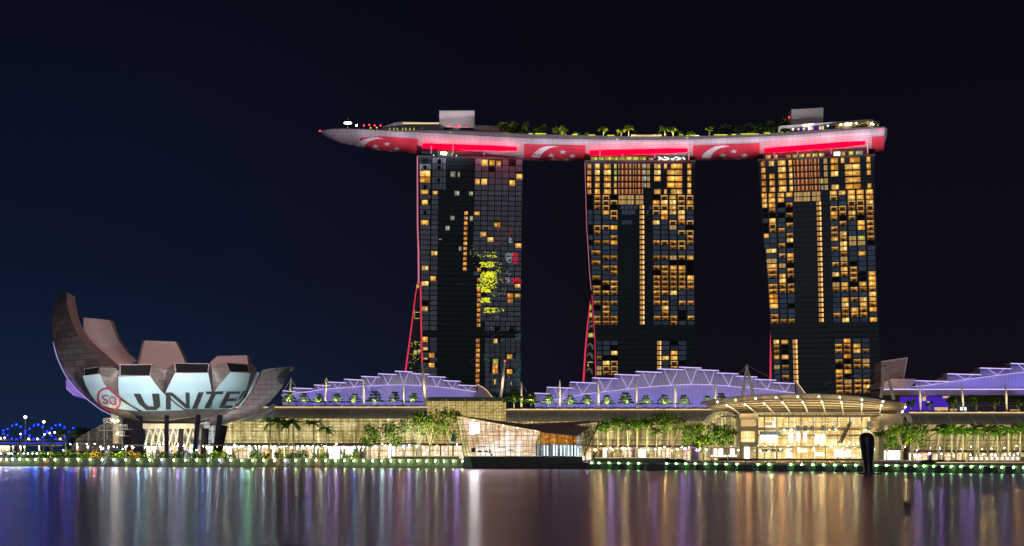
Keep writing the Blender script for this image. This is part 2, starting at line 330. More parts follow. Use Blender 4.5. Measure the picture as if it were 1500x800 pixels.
m_ = MB(); m_.face([(-4000, -300, 0), (4000, -300, 0), (4000, 5000, 0), (-4000, 5000, 0)]); o = m_.build('water', M['water']); tag(o, kind='structure')
LZ = 2.6
m_ = MB(); pts = [(X_(px, shoreY(px)), shoreY(px) + 1.5) for px in (-700, 0, 300, 660, 900, 1060, 1260, 1500, 2300)]
m_.face([(x, y, LZ) for x, y in pts] + [(2500, 1500, LZ), (-2500, 1500, LZ)])
for a, b_ in zip(pts, pts[1:]): m_.face([(a[0], a[1], -1), (b_[0], b_[1], -1), (b_[0], b_[1], LZ), (a[0], a[1], LZ)])
tag(m_.build('ground', M['asphalt']), kind='structure')

def wall_run(px0, px1, ztop, name, label, recess):
    t = thing(name, label, 'sea wall', (X_((px0 + px1) / 2, shoreY((px0 + px1) / 2)), shoreY((px0 + px1) / 2), 0))
    a = MB(); c = MB(); r_ = MB(); n = max(2, int((px1 - px0) / 20)); xs = [lerp(px0, px1, i / n) for i in range(n + 1)]
    for p, q_ in zip(xs, xs[1:]):
        A = shoreY(p); B = shoreY(q_)
        f = lambda px, Y, z, d: (X_(px, Y), Y + d, z)
        a.hexa([f(p, A, -1, 0), f(q_, B, -1, 0), f(q_, B, ztop - .5, 0), f(p, A, ztop - .5, 0)], [f(p, A, -1, 3), f(q_, B, -1, 3), f(q_, B, ztop - .5, 3), f(p, A, ztop - .5, 3)])
        c.hexa([f(p, A, ztop - .497, -.5), f(q_, B, ztop - .497, -.5), f(q_, B, ztop, -.5), f(p, A, ztop, -.5)], [f(p, A, ztop - .497, 6), f(q_, B, ztop - .497, 6), f(q_, B, ztop, 6), f(p, A, ztop, 6)])
        if recess:
            for k in (.2, .7):
                x = lerp(p, q_, k); Y = shoreY(x); r_.box(X_(x, Y) - .4, X_(x, Y) + .4, Y - 1.1, Y - .003, -1, ztop - .52)
    a.build('wall_face', M['wall_green' if recess else 'stone'], t); c.build('coping', M['green_deck'], t)
    if recess: r_.build('pile', M['concrete_dark'], t, kind='stuff')
    rail = MB()
    for i in range(int((px1 - px0) / 3.2)):
        x = px0 + i * 3.2; Y = shoreY(x) + .6; rail.box(X_(x, Y) - .05, X_(x, Y) + .05, Y, Y + .08, ztop, ztop + 1.05)
    for p, q_ in zip(xs, xs[1:]):
        rail.tube((X_(p, shoreY(p)), shoreY(p) + .6, ztop + 1.05), (X_(q_, shoreY(q_)), shoreY(q_) + .6, ztop + 1.05), .06, n=4)
    rail.build('railing', M['steel_dark'], t)
wall_run(-60, 678, 3.95, 'sea_wall', 'long low stone sea wall below the museum and left mall front', False)
wall_run(862, 1560, 2.7, 'sea_wall', 'dark piled sea wall along the waterfront right of the glass pavilion', True)
def shore_lamp_y(px): return interp([(0, 673.2), (690, 675.8), (860, 678), (1030, 679.5), (1300, 682), (1500, 685.2)], px)
proto = None; k = 0
lx = []
x = 1.0; step = 8.4
while x < 690: lx.append((x, 0)); x += lerp(8.2, 17.5, min(1, x / 90)) if x < 250 else lerp(17.0, 13.2, (x - 250) / 440) * (0.93 if 440 < x < 640 else 1)
x = 866
for x in [866, 877, 892, 906, 920, 935, 976, 990, 1004, 1018, 1033, 1048, 1063, 1079, 1110, 1126, 1158, 1174, 1190, 1206, 1222, 1237, 1253, 1283, 1298, 1312, 1326, 1340, 1353, 1367, 1380, 1393, 1407, 1422, 1436, 1452, 1467, 1484, 1499]: lx.append((x, 1))
protos = {}
for px, side in lx:
    Y = shoreY(px) - .55; z = Z_(shore_lamp_y(px), Y)
    lab = ('small round lamp with greenish white glow on the stone sea wall before museum and mall', 'small round lamp with green glow on the dark piled wall right of the glass pavilion')[side]
    side = side * 3 + rnd.choice([0, 0, 1, 2] if px < 500 else [0])
    lab = lab.replace('greenish white', ('greenish white', 'yellowish', 'cool white')[side % 3]) if side < 3 else lab.replace('with green', ('with green', 'with yellowish', 'with cool')[side % 3])
    if side not in protos:
        t = thing('wall_lamp', lab, 'wall lamp', (X_(px, Y), Y, z), ('lamps along the left sea wall', 'lamps along the right sea wall')[side // 3])
        a = MB(); a.ball((X_(px, Y), Y - .25, z), .27, n=8, m=5); a.build('lens', M[('lamp_green', 'lamp_yellow', 'lamp_cool')[side % 3] if side < 3 else 'lamp_deep_green'], t)
        a = MB(); a.box(X_(px, Y) - .5, X_(px, Y) + .5, Y + .02, Y + .5, z - .35, z + .35); a.build('housing', M['steel_dark'], t)
        protos[side] = t
    else: dup(protos[side], (X_(px, Y), Y, z))
# ================================================================ hotel towers
TW = {
 1: dict(L=[(228, 612.5), (340, 614), (400, 616), (470, 617), (560, 618.5), (658, 620)], Rr=[(228, 766.7), (370, 765.4), (450, 763.5), (560, 763), (658, 763)], YL=846., YR=852.5, top=229.5, xl=612.5, xr=766.),
 2: dict(L=[(228, 857), (330, 859.6), (410, 864), (430, 866), (500, 871.6), (560, 872.5), (658, 874)], Rr=[(228, 1018), (370, 1017), (430, 1018), (500, 1020), (560, 1020), (658, 1021)], YL=830., YR=830., top=236.5, xl=857., xr=1018.),
 3: dict(L=[(228, 1110), (320, 1115.8), (410, 1124), (470, 1128), (550, 1131), (658, 1134)], Rr=[(228, 1280.5), (330, 1281.7), (480, 1287), (540, 1290), (658, 1293)], YL=823., YR=809., top=235., xl=1110., xr=1281.)}
def FY(k, px):
    T = TW[k]; return lerp(T['YL'], T['YR'], (px - T['xl']) / (T['xr'] - T['xl']))
def FP(k, px, y, out=.0):
    Y = FY(k, px) - out; Yb = FY(k, px); z = Z_(y, Yb); return ((px - 750) * Yb / F, Y, z)
def FR(k, px, yref, out=.0, ref=None):
    """point on the facade at column px and at the height that reads yref at the reference column"""
    T = TW[k]; z = Z_(yref, FY(k, ref if ref else T['xl'])); Y = FY(k, px); return ((px - 750) * Y / F, Y - out, z)
names = {1: 'nearly dark hotel tower with few lit windows and yellow sign reflections, left of three', 2: 'middle hotel tower with golden windows and a single lit column of rooms', 3: 'brightest hotel tower with most golden windows, rightmost of three'}
ths = {}
for k, T in TW.items():
    xm = (T['xl'] + T['xr']) / 2
    t = thing('hotel_tower', names[k], 'hotel tower', (X_(xm, FY(k, xm)), FY(k, xm) + 12, LZ), 'three hotel towers under the sky deck'); ths[k] = t
    a = MB(); ys = [T['top'], 260, 300, 340, 380, 410, 440, 470, 500, 530, 560, 658, 672]
    rows = []; back = []
    for y in ys:
        xl, xr = interp(T['L'], y), interp(T['Rr'], y)
        rows.append([FR(k, lerp(xl, xr, i / 12), y) for i in range(13)])
        s = (T['YR'] - T['YL']) / (X_(T['xr'], T['YR']) - X_(T['xl'], T['YL'])); D = 22.
        back.append([(p[0] - s * D, p[1] + D, p[2]) for p in rows[-1]])
    a.grid(rows); a.grid(back)
    for i in (0, 12): a.grid([[r[i] for r in rows], [r[i] for r in back]])
    a.grid([rows[0], back[0]])
    a.build('facade', M['facade_glass'], t)
    T['s'] = s; T['rows'] = rows
# ---- window cells
WM = {'g': 'win_g', 'd': 'win_d', 'f': 'win_f', 's': 'win_s', 'p': 'win_p', 'r': 'win_r', 'o': 'win_o', 'w': 'win_w', 'y': 'win_y', '.': None, 'k': 'void'}
cells = {1: [], 2: [], 3: []}          # (pts, kind)
def cell(k, x0, y0, x1, y1, kind, ref=None):
    f = (lambda x, y: FR(k, x, y, .18, ref)) if ref else (lambda x, y: FP(k, x, y, .18))
    if kind == 'k': f = (lambda x, y: FR(k, x, y, .20, ref)) if ref else (lambda x, y: FP(k, x, y, .20))
    cells[k].append(([f(x0, y1), f(x1, y1), f(x1, y0), f(x0, y0)], kind, (x1 - x0) * (y1 - y0)))
# tower two
z2 = lambda x: 845 + x / 7.895
hi = 215; K = 7.895
top5 = [(195, 262), (268, 335), (342, 408), (415, 480), (490, 555)]
for i, (a, b_) in enumerate(top5):
    y0, y1 = hi + a / K + .3, hi + b_ / K - .9
    for (x0, x1, kd, ok) in [(118, 168, 'o', 1), (208, 265, 'g', 1), (312, 395, 'g', 1), (430, 462, 'y' if i < 3 else 'g', 1), (482, 572, 'r', 1), (575, 660, 'r', 1), (678, 762, 'r', 1), (765, 803, 'w', i < 4), (812, 845, 'p', i < 4),
                             (893, 970, 'g', i != 3), (1008, 1042, 'g', i in (0, 4)), (1085 if i in (0, 4) else 1042, 1220, 'g', 1), (1278, 1322, 'g', 1)]:
        if ok: cell(2, z2(x0), y0, z2(x1), y1, kd)
rowsB = {6: 'kdfk|fp|kfgff', 7: 'kdff|pp|gggdg', 8: 'kdfk|.s|ffgff', 9: '..gf|.s|fggg.', 10: '...f| s|.g.g.', 11: '....| s|f.fff', 12: 'kffg| s|..p.k', 13: 'kd..| s|...ff', 14: '...d| s|....d', 15: 'kddg| s|dfdfd', 16: '....| s|..df.',
 17: '_d..| s|.....', 18: '_.dd| s|ddpdg', 19: '_d..| s|..kkk', 20: '_.dd| s|ddgdk', 21: '_..d| s|kdddk', 22: '_d..| s|ddddg', 23: '_kdd| s|ddddd', 24: '_dkd| s|ddddd', 25: '_ddd| s|ddg..', 26: '_...| s|d....', 27: '_ddd| s|dd.dd', 28: '_kd.| s|.g...', 29: '_.d.| s|.d.k.', 30: '_ddd| s|dddkd', 31: '_ddd| s|..d..'}
def put(k, x0, x1, y0, y1, ch, ref=None):
    if ch in ' _': return
    if ch in 'df' and rnd.random() < .12: ch = 'g' if rnd.random() < .3 else 'd'
    cell(k, x0, y0, x1, y1, ch, ref)
for r, s in rowsB.items():
    A, S, B = s.split('|'); y0 = 286.2 + (r - 6) * 7.36; y1 = y0 + 5.9; tt = (y0 - 290) / 180
    sh = lambda x, d: z2(x + d * tt)
    left = [(118, 180, 60), (200, 272, 3), (298, 375, 3), (390, 468, 3)]
    if A[0] == '_': left[1] = (lerp(165, 200, max(0, (r - 17) / 14)), 272, 3)
    for ch, (x0, x1, d) in zip(A, left):
        if ch == '_': continue
        put(2, z2(x0 + (d * max(tt, 0) if x0 < 150 else 0)), sh(x1, 3), y0, y1, ch)
    if r in (6, 7): put(2, z2(480), z2(665), y0, y1, 'p'); put(2, z2(680), z2(770), y0, y1, 'p')
    elif r >= 8: put(2, sh(725, 5), sh(776, 5), y0, y0 + 5.0, 's')
    if r == 8: put(2, z2(500), z2(700), y0, y1, '.'); put(2, z2(835), z2(858), y0, y1, '.')
    if r == 9: put(2, z2(515), z2(670), y0, y1, '.'); put(2, z2(805), z2(830), y0, y1, '.')
    if r == 11: put(2, z2(515), z2(640), y0, y1, '.'); put(2, z2(800), z2(832), y0, y1, 'k')
    for ch, (x0, x1) in zip(B, [(877, 955), (972, 1050), (1070, 1148), (1168, 1248), (1268, 1345)]): put(2, sh(x0, 12), sh(x1, 12), y0, y1, ch)
for r, s in {35: '...|s.k.', 36: '..k|s...', 37: '..g|s.g.', 38: 'dkk|sgg.', 39: '.ff|s.fk', 40: 'pff|s.d.', 41: 'pff|s.d.'}.items():
    A, B = s.split('|'); y0 = 499.2 + (r - 35) * 7.36; y1 = y0 + 6.1
    for ch, (x0, x1) in zip(A, [(228, 285), (300, 378), (395, 470)]): put(2, z2(x0), z2(x1), y0, y1, ch)
    for ch, (x0, x1) in zip(B, [(928, 975), (985, 1065), (1085, 1165), (1175, 1262)]): put(2, z2(x0), z2(x1), y0, y1, ch)
# tower three
z3 = lambda x: 1105 + x / 7.895
for i, (a, b_) in enumerate([(240, 312), (318, 388), (392, 460), (468, 538), (545, 612)]):
    y0, y1 = 205 + a / K + .3, 205 + (b_ - 10) / K
    for (x0, x1, kd, ok) in [(75, 125, 'o', 1), (165, 228, 'g', i != 1), (270, 360, 'g', 1), (395, 435, 'g', 1), (455, 545, 'r', 1), (550, 640, 'r', 1), (655, 745, 'r', 1), (755, 790, 'y', i == 3), (755, 790, 'w', i == 4), (800, 840, 'p', 1),
                             (880, 965, 'g', i != 3), (1000, 1040, 'g', i == 0), (1100 if i == 0 else 1040, 1220, 'g', 1), (1295, 1340, 'g', i != 3)]:
        if ok: cell(3, z3(x0 + i * 3), y0, z3(x1 + i * 3), y1, kd, 1130)
rowsC = {6: 'gggg||ggggg', 7: 'ggg.||f.ggg', 8: 'ggkf|s|..ffg', 9: 'kd.k|s|fffff', 10: 'kkkd|s|ddgdd', 11: '.g.k|s|dkdkd', 12: 'kf.d|s|.d.gd', 13: 'kfd.|s|d..gd', 14: 'g..d|s|dg..d', 15: '...d|s|gdpyd', 16: '..dk|s|.gppk',
 17: '_g..|s|dg...', 18: '_.dg|s|.d.g.', 19: '_p.d|s|.p...', 20: '_gpk|s|ddk..', 21: '_d.d|s|.gd..', 22: '_dgd|s|gddkg', 23: '_.gk|s|k.dkg', 24: '_ddd|s|pgkgg', 25: '_ddd|s|ddddd', 26: '_g..|s|....g', 27: '_d..|s|.ddgg', 28: '_g.k|s|.g.gd', 29: '_...|s|.dgdg', 30: '_d..|s|dddd.', 31: '_ddd|s|.g..g'}
for r, s in rowsC.items():
    A, S, B = s.split('|'); y0 = 283.3 + (r - 6) * 7.385; y1 = y0 + 6.1; tt = (y0 - 290) / 175
    sh = lambda x, d: z3(x + d * tt)
    left = [(88, 145, 70), (165, 240, 40), (270, 345, 28), (365, 440, 28)]
    if A[0] == '_': left[1] = (lerp(135, 190, (r - 17) / 14), 240, 38)
    for i, (ch, (x0, x1, d)) in enumerate(zip(A, left)):
        if ch == '_': continue
        put(3, z3(x0) if (A[0] == '_' and i == 1) else sh(x0, d), sh(x1, d), y0, y1, ch, 1130)
    if r in (6, 7): put(3, z3(458), z3(650), y0, y1, 'p', 1130); put(3, z3(665), z3(765), y0, y1, 'p', 1130)
    else: put(3, sh(715, 32), sh(768, 32), y0, y0 + 5.0, 's', 1130)
    for ch, (x0, x1, d) in zip(B, [(875, 955, 40), (975, 1055, 40), (1080, 1163, 41), (1182, 1265, 42), (1290, 1373, 44)]): put(3, sh(x0, d), sh(x1, d), y0, y1, ch, 1130)
for r, s in {35: 'ggs|.g..', 36: 'dks|ddg.', 37: 'dks|ddgd', 38: 'ggs|.g..', 39: '.ks|dkdp', 40: 'pds|kddd', 41: '..s|gg..', 42: '.ds|dk..', 43: '..s|dpdd', 44: '..s|dddg', 45: '..s|dddd'}.items():
    A, B = s.split('|'); y0 = 498.2 + (r - 35) * 7.385; y1 = y0 + 6.1; d = (r - 35) * 1.6
    for ch, (x0, x1) in zip(A, [(222, 285), (310, 390), (442, 495)]): put(3, z3(x0 + d), z3(x1 + d), y0, y1, ch, 1130)
    for ch, (x0, x1) in zip(B, [(930, 1012), (1028, 1112), (1140, 1225), (1245, 1325)]): put(3, z3(x0 + d), z3(x1 + d), y0, y1, ch, 1130)
# tower one
OFF = {1: 215, 2: 315, 3: 415, 4: 500}
z1 = lambda x: 590 + x / 7.895
lit = []
def c1(k, x0, y0, x1, y1, kd): lit.append((z1(x0), OFF[k] + y0 / K, z1(x1), OFF[k] + y1 / K, kd))
for s in '''1 910 150 985 220 g;1 1000 155 1065 220 g;1 1080 165 1138 225 g;1 197 278 320 345 g;1 197 352 320 415 g;1 550 285 608 352 w;1 635 290 660 352 w;1 1310 315 1385 380 g;1 835 372 893 438 g;1 908 372 978 440 g;1 1232 388 1298 452 g;1 205 498 300 552 g;1 345 512 405 555 g;1 598 512 657 565 w;1 765 520 812 565 w;1 220 617 292 670 g;1 825 750 892 795 g
2 210 60 300 115 g;2 548 10 600 62 w;2 775 15 812 70 w;2 492 128 543 180 w;2 418 275 452 290 w;2 1058 88 1130 140 g;2 893 195 968 250 g;2 978 258 1050 312 g;2 1300 328 1373 380 g;2 648 365 682 415 w;2 328 418 402 468 g;2 218 587 298 640 g;2 318 708 385 762 g;2 218 767 298 818 g
3 1295 10 1362 55 g;3 1208 118 1278 168 o;3 1295 120 1362 172 g;3 1208 178 1278 230 o;3 220 268 292 322 g;3 228 620 290 678 g;3 1048 643 1097 695 g;3 235 742 290 775 g
4 235 70 290 105 g;4 300 135 370 188 g;4 1202 150 1268 205 g;4 1040 205 1105 262 y;4 1037 268 1100 320 o;4 1035 325 1102 380 o;4 1202 325 1267 380 g;4 235 190 290 210 g;4 300 252 367 300 g;4 1055 440 1080 498 g
1 230 140 280 190 k;1 400 145 445 195 k;1 235 215 280 262 k;1 405 220 440 265 k;1 400 365 430 415 k;1 240 440 275 490 k;1 1005 245 1055 295 k;1 1250 175 1298 225 k;1 240 740 275 780 k;3 225 215 290 255 k;3 1060 520 1120 560 k;3 1230 525 1280 560 k'''.replace('\n', ';').split(';'):
    a = s.split(); c1(int(a[0]), *[float(v) for v in a[1:5]], a[5])
for i in range(12): lit.append((z1(710 - i * 1.4), 310 + i * 7.41, z1(752 - i * 1.2), 315.2 + i * 7.41, 'o'))
for i in range(12):
    if i in (1, 3): continue
    lit.append((z1(860 - i * .5), 392.6 + i * 7.38, z1(904 - i * .5), 397.8 + i * 7.38, 'o'))
for i in range(10): lit.append((z1(846 - i * .5), 496.2 + i * 7.35, z1(892 - i * .5), 501.4 + i * 7.35, 'o'))
for a in lit: cell(1, *a)
def covered(x0, y0, x1, y1): return any(min(x1, b[2]) - max(x0, b[0]) > (x1 - x0) * .35 and min(y1, b[3]) - max(y0, b[1]) > (y1 - y0) * .4 for b in lit)
ylist = [230.9 + i * 9.5 for i in range(5)] + [278.4 + i * 7.385 for i in range(28)] + [494.5 + i * 7.35 for i in range(11)]
for i, y in enumerate(ylist):
    h = 8.3 if i < 5 else 6.3; tt = min(1, max(0, (y - 240) / 230))
    cols_ = [(lerp(190, 222, tt), lerp(325, 298, tt)), (lerp(340, 312, tt), 497 if i < 5 else lerp(412, 392, tt))]
    for c in range(7):
        x0 = lerp(838, 950 if y > 470 else 815, tt if y > 470 else min(1, tt * 2)); w_ = (lerp(1388, 1368, tt) - x0) / 7
        cols_.append((x0 + c * w_, x0 + c * w_ + w_ - 9))
    for c, (a, b_) in enumerate(cols_):
        yy = y + (z1(a) - 612) * .0215 * (658 - y) / 428
        if c > 1 and 368 < y < 440 and rnd.random() < .45 and c < 5: continue
        if not covered(z1(a), yy, z1(b_), yy + h) and yy < 585: cell(1, z1(a), yy, z1(b_), yy + h, '.')
for k, T in TW.items():
    t = ths[k]; blue = 'curtain_grey' if k == 1 else 'curtain_blue'
    order = sorted([c for c in cells[k] if c[1] not in '.'], key=lambda c: -c[2] - (1000 if c[1] != 'k' else 0))
    rest = [c for c in cells[k] if c[1] == '.'] + order[99:]
    for pts, kd, ar in order[:99]:
        a = MB(); a.face(pts, 0, rn=(rnd.random(), rnd.random())); a.build('window', M[WM[kd]], t)
    kinds = sorted(set(c[1] for c in rest)); ms = [M[WM[q_] or blue] for q_ in kinds]
    a = MB()
    for pts, kd, ar in rest: a.face(pts, kinds.index(kd), rn=(rnd.random(), rnd.random()))
    a.build('window', ms, t, kind='stuff')
    # spandrel lines at each floor
    a = MB(); T_ = TW[k]
    ylines = [T_['top'] + .6 + i * (9.5 if i < 5 else 0) for i in range(5)]
    y = (229.6 + 5 * 9.5) if k == 1 else 285.2 if k == 2 else 282.2
    ref = {1: 613, 2: 940, 3: 1130}[k]
    while y < 600: ylines.append(y); y += 7.385
    for y in ylines:
        xl, xr = interp(T_['L'], y) + .3, interp(T_['Rr'], y) - .3
        p, q_ = FR(k, xl, y, 0, ref), FR(k, xr, y, 0, ref)
        a.hexa([(p[0], p[1] - .24, p[2] - .10), (q_[0], q_[1] - .24, q_[2] - .10), (q_[0], q_[1] - .24, q_[2] + .10), (p[0], p[1] - .24, p[2] + .10)], [(p[0], p[1] + .3, p[2] - .10), (q_[0], q_[1] + .3, q_[2] - .10), (q_[0], q_[1] + .3, q_[2] + .10), (p[0], p[1] + .3, p[2] + .10)])
    a.build('floor_band', M['facade_line'], t)
    # roof edge beam
    a = MB(); p = FR(k, T['xl'] - .5, T['top'], .6, ref=T['xl']); q_ = FR(k, T['xr'] + .5, T['top'], .6, ref=T['xl'])
    a.hexa([(p[0], p[1], p[2] - .5), (q_[0], q_[1], q_[2] - .5), (q_[0], q_[1], q_[2] + .7), (p[0], p[1], p[2] + .7)], [(p[0] - T['s'] * 24, p[1] + 24, p[2] - .5), (q_[0] - T['s'] * 24, q_[1] + 24, q_[2] - .5), (q_[0] - T['s'] * 24, q_[1] + 24, q_[2] + .7), (p[0] - T['s'] * 24, p[1] + 24, p[2] + .7)])
    a.build('roof_beam', M['concrete_dark'], t)
# reflections of bright signs painted on tower one's glass as glowing patches
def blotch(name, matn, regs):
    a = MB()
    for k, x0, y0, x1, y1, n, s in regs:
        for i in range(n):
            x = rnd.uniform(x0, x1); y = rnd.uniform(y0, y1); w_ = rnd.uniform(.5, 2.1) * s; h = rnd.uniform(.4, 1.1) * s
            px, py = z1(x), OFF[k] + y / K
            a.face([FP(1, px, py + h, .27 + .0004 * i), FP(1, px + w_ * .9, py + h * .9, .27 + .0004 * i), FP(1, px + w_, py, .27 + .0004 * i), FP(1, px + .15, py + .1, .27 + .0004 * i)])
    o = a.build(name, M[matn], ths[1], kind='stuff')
blotch('painted_sign_reflection', 'rf_yellow', [(2, 925, 422, 1080, 438, 14, .8), (2, 865, 462, 1085, 488, 34, 1), (2, 885, 540, 1055, 600, 90, 1.3), (2, 890, 650, 1080, 789, 170, 1.2), (2, 940, 665, 1040, 720, 60, 1.5), (3, 850, 0, 1070, 55, 80, 1.2), (3, 905, 55, 1010, 100, 60, 1.4), (3, 900, 165, 1000, 222, 50, 1.4), (3, 935, 278, 1060, 340, 60, 1.2), (3, 1060, 280, 1160, 335, 22, .9), (2, 770, 350, 870, 640, 16, .6), (2, 1080, 540, 1150, 780, 26, .9), (3, 1020, 60, 1200, 150, 18, .6)])
blotch('painted_sign_reflection', 'rf_red', [(2, 1268, 430, 1320, 565, 60, 1.3), (2, 1250, 725, 1362, 785, 60, 1.3), (2, 1090, 30, 1150, 370, 40, .7), (2, 1190, 150, 1330, 300, 26, .8), (3, 1260, 515, 1290, 530, 5, .7)])
blotch('painted_sign_reflection', 'rf_white', [(2, 1180, 430, 1262, 550, 60, 1.0), (2, 1225, 262, 1262, 320, 20, 1.1), (2, 1185, 640, 1235, 789, 34, .9), (3, 1010, 90, 1180, 180, 14, .7), (3, 1020, 370, 1110, 400, 12, .6), (3, 980, 450, 1150, 700, 26, .5)])
blotch('painted_sign_reflection', 'rf_teal', [(4, 1285, 150, 1365, 500, 120, .9), (4, 920, 150, 1030, 240, 30, .9), (4, 1030, 420, 1110, 640, 60, .9), (3, 1290, 570, 1360, 640, 34, 1.0), (4, 780, 190, 830, 280, 10, .7)])
# ---- rear legs and LED edges
def leg(k, outer, inner, D, mats_inner):
    """outer/inner: measured edges of the splayed rear slab seen past the front slab's left edge"""
    t = ths[k]; a = MB(); YB = FY(k, TW[k]['xl']) + D
    rows = [[P(x, y, YB), P(x, y, YB + 14)] for x, y in outer]
    rows2 = [[P(x + 40, y, YB + 14), P(x + 40, y, YB)] for x, y in outer]
    a.grid([r + s for r, s in zip(rows, rows2)], closed=True); a.build('rear_slab', M['facade_glass'], t)
    a = MB(); a.chain([P(x - .2, y, YB - 1) for x, y in outer], [.30 + .55 * i / len(outer) for i in range(len(outer))], n=5); a.build('edge_light', M['led_edge' if k != 9 else 'led_pink'], t)
    a = MB(); a.chain([FR(k, x, y, .3) for x, y in inner], .50 if k == 1 else .22, n=5); a.build('edge_light', M['led_edge'], t)
leg(1, [(412, 612.6)[::-1], (609, 430)[::1], (604, 470), (598.5, 512), (594.5, 541), (590, 590), (585, 658)], [(616, 415), (616.8, 470), (617.8, 515), (618.8, 560), (619, 600)], 20, 0)
leg(2, [(866, 425), (863.6, 455), (860.5, 480), (857.5, 515), (855, 556), (852, 600), (848, 658)], [(867, 432), (869.5, 470), (871.5, 500), (872.5, 560)], 18, 0)
a = MB(); a.chain([P(x, y, 845) for x, y in [(611.3, 229), (611.6, 330), (613, 370), (613.2, 415)]], [.42, .5, .6, .6], n=5); a.build('edge_light', M['led_pink'], ths[1])
a = MB(); a.chain([P(x, y, 829.5) for x, y in [(856.8, 238), (859.2, 330), (863.6, 400), (866, 425)]], .18, n=5); a.build('edge_light', M['led_pink'], ths[2])
a = MB(); a.chain([P(x, y, 822) for x, y in [(1128.9, 482), (1129, 500), (1128.6, 553), (1128.5, 600)]], [.05, .45, .6, .6], n=5); a.build('edge_light', M['led_edge'], ths[3])
a = MB()                    # lights inside the atrium wedge between the two slabs of tower one
for i in range(46):
    y = rnd.uniform(500, 541); x = rnd.uniform(lerp(601, 597, (y - 500) / 41), 615.5); s = rnd.uniform(.25, .7); Yq = 856 + i * .02
    a.box(X_(x, Yq), X_(x, Yq) + s, Yq, Yq + .01 + .3, Z_(y, Yq), Z_(y, Yq) + s)
for x, y, w_, h in [(609.7, 417, 4, 5), (607, 457, 8, 1), (606.5, 466, 8, 1), (606, 501, 6, .9), (605.8, 513, 5, 6), (612, 512, 4, 4), (607, 454, .6, 12)]:
    Yq = 855.5; a.box(X_(x, Yq), X_(x + w_, Yq), Yq, Yq + .4, Z_(y + h, Yq), Z_(y, Yq))
a.build('atrium_light', M['win_y'], ths[1])
a = MB()
for x, y, w_, h in [(861.5, 488, 8, 6), (864, 446, 2.5, 8), (863.5, 458, 4.5, 7), (860, 530, 9, 1.3), (860.5, 533, 2, 4)]:
    Yq = 840; a.box(X_(x, Yq), X_(x + w_, Yq), Yq, Yq + .4, Z_(y + h, Yq), Z_(y, Yq))
a.build('atrium_light', M['win_y'], ths[2])
a = MB()                    # white fabric sails hung in the atrium of tower two
for y0, x0 in [(502, 860), (516, 859.5), (538, 858.5), (468, 862.5), (475, 862)]:
    Yq = 841; pts = [(x0, y0 + 8), (x0 + 1.5, y0 + 2), (x0 + 5, y0), (x0 + 9, y0 + 4), (x0 + 10, y0 + 11), (x0 + 7, y0 + 9), (x0 + 6, y0 + 5), (x0 + 3, y0 + 4)]
    a.extrude([P(x, y, Yq) for x, y in pts][::-1], .5)
a.build('sail', M['steel_white'], ths[2])
# ================================================================ sky deck
lipT = [(468.5, 192.6), (472, 191.3), (485, 189.3), (500, 188.7), (540, 190), (580, 192.7), (620, 194.4), (660, 196.4), (693, 198.7), (773, 202.7), (840, 203.8), (944, 205.2), (1013, 204), (1100, 200.8), (1156, 198.2), (1222, 192.5), (1291, 187.4), (1310, 186)]
botT = [(468.5, 193.2), (472, 198.3), (476, 201.3), (493, 209.3), (520, 215.3), (540, 219.3), (580, 223.7), (617, 227.5), (690, 232.5), (767, 235.6), (840, 236.5), (1013, 236.3), (1090, 234.3), (1200, 230), (1295, 225), (1310, 224)]
wT = [(468.5, .5), (472, 5), (480, 9), (493, 12.5), (520, 16), (560, 18.5), (600, 19.5), (1310, 19.5)]
yT = [(468, 872), (540, 866), (690, 850), (800, 838), (938, 830), (1060, 825), (1197, 816), (1300, 807)]
_hc = {}
def hst(px):
    key = round(px, 2)
    if key in _hc: return _hc[key]
    w_ = interp(wT, px); Yc = interp(yT, px) + 14; yl = interp(lipT, px); yb = interp(botT, px); Yf = Yc - w_
    zt = Z_(yl, Yf); lo, hi_ = .2, 30
    for _ in range(30):
        h = (lo + hi_) / 2
        low = max(HOR - (zt - h * math.sin(t_) - CAMH) * F / (Yc - w_ * math.cos(t_)) for t_ in [math.pi * i / 40 for i in range(2, 36)])
        if low > yb: hi_ = h
        else: lo = h
    _hc[key] = (Yc, w_, zt, h); return _hc[key]
def hp(px, t_, off=0.0):
    Yc, w_, zt, h = hst(px); X = (px - 750) * (Yc - w_) / F
    return (X, Yc - (w_ + off) * math.cos(t_), zt - (h + off) * math.sin(t_))
def scr(p): return (750 + p[0] * F / p[1], HOR - (p[2] - CAMH) * F / p[1])
def on_hull(px, py, off):
    s = px; t_ = .5
    for _ in range(8):
        lo, hi_ = 0.0, 1.9
        for _ in range(22):
            m2 = (lo + hi_) / 2
            if scr(hp(s, m2))[1] < py: lo = m2
            else: hi_ = m2
        t_ = (lo + hi_) / 2; s += px - scr(hp(s, t_))[0]
    return hp(s, t_, off)
sd = thing('sky_deck', 'long boat shaped sky deck with lit red flag patterns resting on three towers', 'sky deck', (X_(900, 835), 835, 195))
st = [468.5, 469.5, 471, 473, 476, 480, 486, 494, 504] + [516 + i * 12 for i in range(65)] + [1290, 1296]
a = MB(); a.grid([[hp(s, math.pi * i / 24) for i in range(25)] for s in st]); 
cap = []
for s, sc_ in [(1296, 1), (1299.5, .97), (1302.5, .82), (1304, .6), (1304.4, .3)]:
    Yc, w_, zt, h = hst(1296); X = X_(s, Yc - w_); zc = zt - h * .45
    cap.append([(X, Yc - w_ * math.cos(math.pi * i / 24) * sc_, zc + (zt - h * math.sin(math.pi * i / 24) - zc) * sc_) for i in range(25)])
a.build('hull', M['hull_panel'], sd, smooth=True)
a = MB(); a.grid(cap); a.grid([[r[24], r[0]] for r in cap]); a.face(cap[-1]); a.build('stern', M['hull_grey'], sd, smooth=True)
